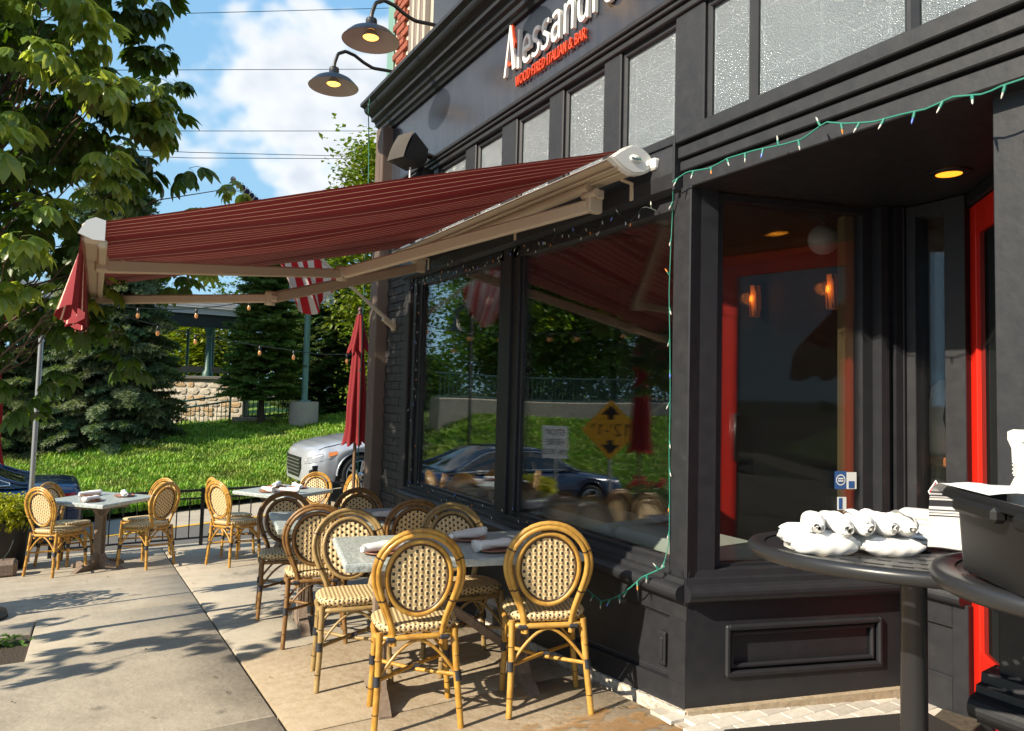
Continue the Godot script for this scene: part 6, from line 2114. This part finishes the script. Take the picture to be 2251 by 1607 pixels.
	crown_of(t, leaf_clump(14, .10, .07, 18), M.leaf, xf, cols, "foliage")
	# red geraniums, seen mirrored
	px = -1.15; pz = -7.35
	t = thing("flower_pot", "black pot of red geraniums mirrored low in the near window", "planter", Vector3(px, gy(px, pz), pz))
	s = mb()
	lathe(s, [Vector2(.001, 0), Vector2(.2, 0), Vector2(.27, .42), Vector2(.27, .45), Vector2(.001, .44)], 24)
	obj("pot", s, M.pot_black, t)
	var cl := leaf_clump(8, .07, .06, 15)
	xf = []; cols = []
	for k in 60:
		var a := rng.randf() * TAU; var r := sqrt(rng.randf()) * .3
		xf.append(Transform3D(Basis(Vector3.UP, rng.randf() * TAU), Vector3(cos(a) * r, .5 + rng.randf() * .28, sin(a) * r)))
		cols.append(Color(.05, .11, .02))
	crown_of(t, cl, M.leaf, xf, cols, "foliage")
	for k in 9:
		s = mb()
		var a := k * 2.4
		for i in 14: ball(s, Vector3(cos(a) * .2 + rng.randfn(0, .022), .80 + .05 * sin(k) + rng.randfn(0, .018), sin(a) * .2 + rng.randfn(0, .022)), Vector3(.02, .012, .02), 6)
		obj("flower_head", s, M.geranium, t)
	# weeds in the tree pit
	t = thing("weed", "small green weed sprouting at the tree pit's corner", "plant", Vector3(-.45, gy(-.4, -6.15) - .03, -6.15))
	xf = []; cols = []
	for k in 16:
		xf.append(Transform3D(Basis(Vector3.UP, rng.randf() * TAU), Vector3(rng.randf_range(-.15, .12), rng.randf() * .06, rng.randf_range(-.08, .08)))); cols.append(Color(.09, .20, .02))
	crown_of(t, leaf_clump(7, .045, .03, 16), M.leaf, xf, cols, "foliage")

# ---------- street furniture and the park beyond the road ----------
func bars(parent: Node3D, a: Vector3, b: Vector3, h0: float, h1: float, step: float, r: float, m: Material) -> void:
	var n := int(a.distance_to(b) / step)
	var s := mb()
	tube(s, [Vector3(0, h0, 0), Vector3(0, h1, 0)], r, 6)
	var bm := done(s)
	for i in n + 1:
		var o := put("bar", bm, m, parent)
		o.position = a.lerp(b, float(i) / n)

func umbrella(label: String, at: Vector3, y0: float, y1: float, ym: float) -> void:
	var t := thing("closed_umbrella", label, "umbrella", at, 0.0, "closed red umbrellas")
	var s := mb()
	tube(s, [Vector3.ZERO, Vector3(0, y1 + .02, 0)], .019, 10)
	obj("pole", s, mat("umbrella_pole", lin(.16, .10, .06), .5), t)
	for tier in [[y0, y1 - .02, .135, .034, 3.0], [ym, y1, .112, .032, 0.0]]:
		s = mb()
		var rows := []
		for j in 15:
			var v := j / 14.0
			var row := []
			for i in 65:
				var a := TAU * i / 64.0
				var pl := 1.0 + .22 * cos(a * 8.0 + v * .8) * (1.0 - v * .7) + .08 * sin(a * 3.0 + v * 4.0)
				var r := lerpf(tier[2], tier[3], pow(v, .9)) * pl
				if tier[4] > 0.0: r *= 1.0 - .16 * exp(-pow((v - .12) * 9.0, 2.0))
				row.append(Vector3(cos(a) * r, lerpf(tier[0], tier[1], v) - (.03 * cos(a * 8.0) if j == 0 else 0.0), sin(a) * r))
			rows.append(row)
		sheet(s, rows)
		obj("canopy" if tier[4] > 0.0 else "vent_flap", s, M.red_cloth, t)
	s = mb()
	lathe(s, [Vector2(.022, 0), Vector2(.03, .012), Vector2(.014, .03), Vector2(.024, .05), Vector2(.026, .065), Vector2(.016, .085), Vector2(.001, .09)], 14, Vector3(0, y1, 0))
	obj("finial", s, mat("finial_wood", lin(.10, .05, .06), .4), t)
	s = mb()
	lathe(s, [Vector2(.03, .3), Vector2(.032, .08), Vector2(.24, .05), Vector2(.25, .0), Vector2(.001, .0)], 24)
	obj("stand", s, M.iron, t)

func make_street() -> void:
	# black railing at the end of the terrace
	var t := thing("railing", "low black metal railing between the terrace and the road", "railing", Vector3(0, 0, -10.27))
	var X0 := -.35; var X1 := 4.9
	var Y := func(x: float) -> float: return gy(x, -10.27)
	for e in [[.70, .016], [.60, .011], [.10, .011]]:
		var s := mb()
		beam(s, Vector3(X0, Y.call(X0) + e[0], 0), Vector3(X1, Y.call(X1) + e[0], 0), .026, e[1] * 2.0, .004)
		obj("rail", s, M.iron, t)
	var x := X0
	var k := 0
	var pm := mb(); cbox(pm, Vector3(0, .36, 0), Vector3(.042, .75, .042), .005); var pmesh := done(pm)
	var bmx := mb(); cbox(bmx, Vector3(0, .35, 0), Vector3(.014, .5, .014), .002); var bmesh := done(bmx)
	while x < X1 + .01:
		var o := put("post" if k % 11 == 0 else "baluster", pmesh if k % 11 == 0 else bmesh, M.iron, t)
		o.position = Vector3(x, Y.call(x), 0)
		x += .1495; k += 1
	# sign pole
	var s := mb()
	tube(s, [Vector3.ZERO, Vector3(0, 3.1, 0)], .027, 12)
	var o1 := obj("street_pole", s, M.grey_metal)
	o1.position = Vector3(-.56, gy(-.56, -10.1), -10.1)
	tag(o1, "plain galvanised pole standing beside the planter", "pole")
	# umbrella weight by the planter
	t = thing("umbrella_weight", "grey block with a cord on the pavement by the planter", "weight", Vector3(-.72, gy(-.72, -9.2), -9.2))
	s = mb(); cbox(s, Vector3(0, .08, 0), Vector3(.26, .16, .22), .03)
	obj("block", s, M.taupe, t)
	s = mb(); tube(s, [Vector3(.0, .16, 0), Vector3(.05, .24, -.1), Vector3(.12, .5, -.3), Vector3(.16, .75, -.45)], .006, 6)
	obj("cord", s, M.dark_wire, t)
	umbrella("closed dark red umbrella beside the fluted brown pilaster", Vector3(2.55, gy(2.55, -8.0), -8.0), 1.26, 2.69, 2.28)
	umbrella("closed dark red umbrella at the kerb next to the tree pit", Vector3(-.735, gy(-.735, -7.0), -7.0), 1.20, 2.62, 2.2)
	# banner pole
	t = thing("banner_pole", "teal lamp post carrying a pale banner, on a concrete drum", "pole", Vector3(4.93, bank_y(4.93, -20.0), -20.0))
	s = mb(); lathe(s, [Vector2(.001, .70), Vector2(.36, .70), Vector2(.38, .68), Vector2(.385, -.4)], 32)
	obj("drum_base", s, M.concrete_grey, t)
	s = mb(); tube(s, [Vector3(0, .7, 0), Vector3(0, 4.55, 0)], [.085, .075], 14)
	cbox(s, Vector3(0, .72, 0), Vector3(.26, .05, .26), .01)
	obj("post", s, M.pole_teal, t)
	s = mb(); cbox(s, Vector3(.05, 3.85, .12), Vector3(1.22, 1.0, .025), .004)
	var bn := obj("banner", s, mat("banner_face", lin(.28, .36, .52), .5), t)
	s = mb(); cbox(s, Vector3(.50, 3.46, .136), Vector3(.09, .09, .006)); cbox(s, Vector3(.37, 3.46, .136), Vector3(.07, .05, .006), .02)
	obj("banner_print", s, M.sign_white, bn)
	# stone wall of the station, each stone a piece
	t = thing("stone_wall", "pale rubble stone wall with a dark coping below the pavilion", "wall", Vector3(2.3 - 2.3 * cos(.52), 0, -22.6 - 2.3 * sin(.52)), -.52)
	s = mb(); span(s, Vector3(-3.0, -1.2, -.5), Vector3(3.85, 1.52, -.045))
	obj("mortar_bed", s, M.mortar, t)
	s = mb(); span(s, Vector3(-3.05, 1.52, -.6), Vector3(3.9, 1.62, .05), .02)
	obj("coping", s, M.asphalt, t)
	rng.seed = 33
	var shapes := []
	for v in 6:
		var q := mb()
		var nn := 7
		var poly := []
		for i in nn:
			var a := TAU * i / nn + rng.randf_range(-.2, .2)
			var sq := pow(pow(absf(cos(a)), 4.0) + pow(absf(sin(a)), 4.0), -.25)
			poly.append(Vector3(cos(a) * .5 * sq * rng.randf_range(.92, 1.0), sin(a) * .5 * sq * rng.randf_range(.92, 1.0), 0))
		q.set_smooth_group(-1)
		var top := Vector3(rng.randf_range(-.1, .1), rng.randf_range(-.1, .1), rng.randf_range(.75, 1.1))
		for i in nn:
			var p: Vector3 = poly[i]; var p2: Vector3 = poly[(i + 1) % nn]
			var a := p * .88 + Vector3(0, 0, rng.randf_range(.5, .9)); var b := p2 * .88 + Vector3(0, 0, .7)
			quad(q, p, p2, b, a); tri(q, a, b, top)
		shapes.append(done(q))
	var yy := -.25
	while yy < 1.45:
		var hh := rng.randf_range(.13, .24)
		hh = minf(hh, 1.52 - yy)
		var xx := .7 + rng.randf() * .2
		while xx < 3.75:
			var ww := rng.randf_range(.2, .46)
			var st := put("stone", shapes[rng.randi() % 6], M[["stone_a", "stone_b", "stone_b", "stone_c"][rng.randi() % 4]], t)
			st.transform = Transform3D(Basis.from_scale(Vector3(ww - .012, hh - .012, .04)), Vector3(minf(xx + ww / 2, 3.65), yy + hh / 2, -.05))
			xx += ww
		yy += hh
	# pavilion
	t = thing("pavilion", "green columned open pavilion with a grey roof above the stone wall", "pavilion", Vector3(0, 0, -24.4))
	s = mb()
	prism(s, PackedVector2Array([Vector2(-3.0, 3.55), Vector2(4.25, 3.55), Vector2(4.25, 3.72), Vector2(3.2, 4.15), Vector2(-3.0, 4.15)]), -5.0, Vector3.ZERO)
	obj("roof", s, mat("roof_grey", lin(.52, .52, .53), .7), t)
	for i in 6:
		s = mb(); span(s, Vector3(-3.0, 3.74 + i * .075, .02 - i * .03), Vector3(4.2 - i * .17, 3.765 + i * .075, .07 - i * .03))
		obj("roof_seam", s, M.white_metal if i == 0 else M.roof_grey, t)
	s = mb(); span(s, Vector3(-3.0, 3.15, -.3), Vector3(4.1, 3.54, -.1))
	obj("beam", s, M.dark_fence, t)
	for cx in [-1.5, .8, 3.05]:
		s = mb()
		lathe(s, [Vector2(.16, 1.55), Vector2(.16, 1.75), Vector2(.10, 1.85), Vector2(.085, 2.9), Vector2(.12, 3.0), Vector2(.2, 3.16)], 16, Vector3(cx, 0, -.2))
		obj("column", s, M.green_metal, t)
	for cx in [2.62, 3.4]:
		s = mb(); tube(s, [Vector3(cx, 1.5, -2.0), Vector3(cx, 3.2, -2.0)], .045, 8)
		obj("back_post", s, M.green_metal, t)
	s = mb(); span(s, Vector3(1.2, 1.75, -.6), Vector3(4.0, 1.95, -.55))
	obj("parapet_rail", s, M.taupe, t)
	# ramp railing in front of the wall
	t = thing("ramp_railing", "green tube railing rising along the ramp before the stone wall", "railing")
	var ra := Vector3(1.75, .05, -21.6); var rb := Vector3(3.30, .32, -21.6)
	for h in [.80, .62, .04]:
		s = mb(); tube(s, [ra + Vector3.UP * h, rb + Vector3.UP * h], .026 if h > .1 else .045, 8)
		obj("rail", s, M.green_metal, t)
	s = mb(); tube(s, [rb, rb + Vector3.UP * .82], .03, 8)
	obj("end_post", s, M.green_metal, t)
	bars(t, ra, rb, .02, .62, .11, .011, M.green_metal)
	s = mb(); cbox(s, Vector3(3.85, .30, -21.3), Vector3(1.0, .42, .5), .02)
	tag(obj("low_wall", s, M.concrete), "low concrete wall end beside the ramp railing", "wall")
	t = thing("metal_fence", "dark green bar fence behind the cypress and banner pole", "fence")
	var fa := Vector3(3.75, .36, -22.0); var fb := Vector3(8.2, .80, -22.0)
	for h in [1.06, .95, .12]:
		s = mb(); beam(s, fa + Vector3.UP * h, fb + Vector3.UP * h, .04, .04)
		obj("rail", s, M.dark_fence, t)
	bars(t, fa, fb, .05, 1.06, .115, .012, M.dark_fence)
	# overhead lines
	for q in [[[-14.0, 11.2], [-3.448, 13.663], [10.212, 17.966], [22, 22.3], "topmost black overhead wire across the sky"], [[-14.0, 9.9], [-3.346, 11.859], [10.317, 15.27], [22, 18.6], "second overhead wire crossing behind the gooseneck lamp"], [[-10.0, 8.8], [.862, 10.614], [10.423, 12.553], [22, 15.2], "third overhead wire across the clouds"], [[-8, 8.7], [2.734, 10.166], [10.263, 11.382], [22, 13.6], "upper of the two lowest overhead wires"], [[-8, 8.4], [2.734, 9.95], [10.263, 11.30], [22, 13.7], "lowest overhead wire above the awning"]]:
		s = mb()
		var pts := []
		for i in 4: pts.append(Vector3(q[i][0], q[i][1], -30.0))
		tube(s, pts, .013, 5)
		tag(obj("overhead_wire", s, M.iron), q[4], "wire", "overhead wires")
	make_mirrored()

func make_mirrored() -> void:      # across the pavement on the left: what the windows mirror
	var s := mb()
	var t := thing("retaining_wall", "grey retaining wall with a railing across the road, mirrored in the windows", "wall")
	var n := 26
	s = mb(); span(s, Vector3(-24.0, -1.2, -21.6), Vector3(-4.2, 1.15, -21.0), .03)
	obj("wall", s, M.concrete_grey, t)
	for h in [1.95, 1.2]:
		s = mb(); beam(s, Vector3(-24, h, -21.3), Vector3(-4.2, h, -21.3), .05, .05)
		obj("rail", s, M.green_metal, t)
	s = mb()
	tube(s, [Vector3(0, 1.05, 0), Vector3(0, 1.95, 0)], .018, 5)
	var bm := done(s)
	for i in 132:
		var o := put("bar", bm, M.green_metal, t)
		o.position = Vector3(-24 + i * .15, 0, -21.3)
	# clearance sign
	t = thing("clearance_sign", "yellow diamond height sign reading 12'-1\" mirrored in the window", "sign", Vector3(-3.15, road_y(-3.15), -10.75), deg_to_rad(36))
	s = mb(); tube(s, [Vector3(0, 0, -.02), Vector3(0, 2.4, -.02)], .03, 8)
	obj("post", s, M.grey_metal, t)
	var c := Vector3(0, 1.95, 0)
	s = mb()
	prism(s, PackedVector2Array([Vector2(-.54, 0), Vector2(0, -.54), Vector2(.54, 0), Vector2(0, .54)]), .012, c)
	obj("plate", s, mat("sign_yellow", lin(.62, .30, .012), .5), t)
	s = mb()
	for g in [-1, 1]:
		prism(s, PackedVector2Array([Vector2(-.17, g * .27), Vector2(0, g * .44), Vector2(.17, g * .27), Vector2(.055, g * .27), Vector2(.055, g * .18), Vector2(-.055, g * .18), Vector2(-.055, g * .27)]), .004, c + Vector3(0, 0, .012))
	obj("arrows", s, M.car_black, t)
	var font := SystemFont.new(); font.font_names = PackedStringArray(["Droid Sans"])
	var tm := TextMesh.new(); tm.font = font; tm.text = "12'-1\""; tm.font_size = 64; tm.pixel_size = .0046; tm.depth = .004
	var o2 := put("lettering", tm, M.car_black, t); o2.position = c + Vector3(0, 0, .015)
	t = thing("stop_here_sign", "white sign reading STOP HERE mirrored in the window", "sign", Vector3(-2.2, road_y(-2.2), -11.2), deg_to_rad(30))
	s = mb(); tube(s, [Vector3(0, 0, -.02), Vector3(0, 1.9, -.02)], .025, 8)
	obj("post", s, M.grey_metal, t)
	s = mb(); cbox(s, Vector3(0, 1.62, 0), Vector3(.46, .60, .01), .003)
	obj("plate", s, M.sign_white, t)
	var yy := 1.80
	for w in ["STOP", "HERE", "ON RED"]:
		tm = TextMesh.new(); tm.font = font; tm.text = w; tm.font_size = 64; tm.pixel_size = .0021 if w == "ON RED" else .0024; tm.depth = .003
		o2 = put("lettering", tm, M.car_black, t); o2.position = Vector3(0, yy, .007)
		yy -= .18
	t = thing("park_lamp", "black shepherd's crook lamp post mirrored in the far pane", "lamp post", Vector3(-3.6, -.4, -17.5))
	s = mb(); tube(s, [Vector3(0, 0, 0), Vector3(0, 3.6, 0), Vector3(.05, 3.9, 0), Vector3(.25, 4.05, 0), Vector3(.45, 3.95, 0), Vector3(.5, 3.7, 0)], .045, 8)
	obj("post", s, M.iron, t)
	s = mb(); lathe(s, [Vector2(.05, 3.7), Vector2(.08, 3.5), Vector2(.2, 3.38)], 14, Vector3(.5, 0, 0))
	obj("shade", s, M.iron, t)

func _ready() -> void:
	set_view()
	make_materials()
	mat("dark_wire", lin(.008, .02, .018), .5)
	mat("pot_black", lin(.013, .013, .015), .45)
	mat("geranium", lin(.55, .01, .03), .6)
	make_ground()
	make_building()
	make_street()
	make_cars()
	make_plants()
	make_awning()
	barn_lamp(-6.74, "black gooseneck barn lamp nearest the building's end")
	barn_lamp(-5.67, "black gooseneck barn lamp in front of the brick and shutters")
	barn_lamp(-4.10, "black gooseneck barn lamp over the sign's first letter")
	make_speaker()
	make_flag()
	make_strings()
	make_furniture()
	make_service()
	make_litter()

func make_litter() -> void:
	rng.seed = 99
	var xf := []; var cols := []
	for k in 150:
		var x := rng.randf_range(-2.4, 2.3); var z := rng.randf_range(-10.0, -2.6)
		if k % 3 == 0: x = rng.randf_range(2.15, 2.38); z = rng.randf_range(-6.2, -2.6)
		xf.append(Transform3D(Basis(Vector3.UP, rng.randf() * TAU) * Basis.from_scale(Vector3.ONE * rng.randf_range(.25, .9)), Vector3(x, gy(x, z) + .006, z)))
		cols.append([Color(.16, .10, .05), Color(.10, .055, .025), Color(.20, .15, .05), Color(.08, .10, .03)][k % 4])
	var s := mb()
	s.set_smooth_group(-1)
	for sg in [-1.0, 1.0]:
		tri(s, Vector3(-.022, 0, 0), Vector3(0, .004, sg * .009), Vector3(0, .002, 0)); tri(s, Vector3(0, .002, 0), Vector3(0, .004, sg * .009), Vector3(.024, .003, 0))
	var mm := MultiMesh.new()
	mm.transform_format = MultiMesh.TRANSFORM_3D
	mm.use_colors = true
	mm.mesh = done(s)
	mm.instance_count = xf.size()
	for k in xf.size():
		mm.set_instance_transform(k, xf[k]); mm.set_instance_color(k, cols[k])
	var o := MultiMeshInstance3D.new()
	o.multimesh = mm
	o.material_override = M.leaf
	o.name = "leaf_litter"
	add_child(o)
	tag(o, "small dry leaves and crumbs scattered on the pavement", "leaf litter", "", "stuff")
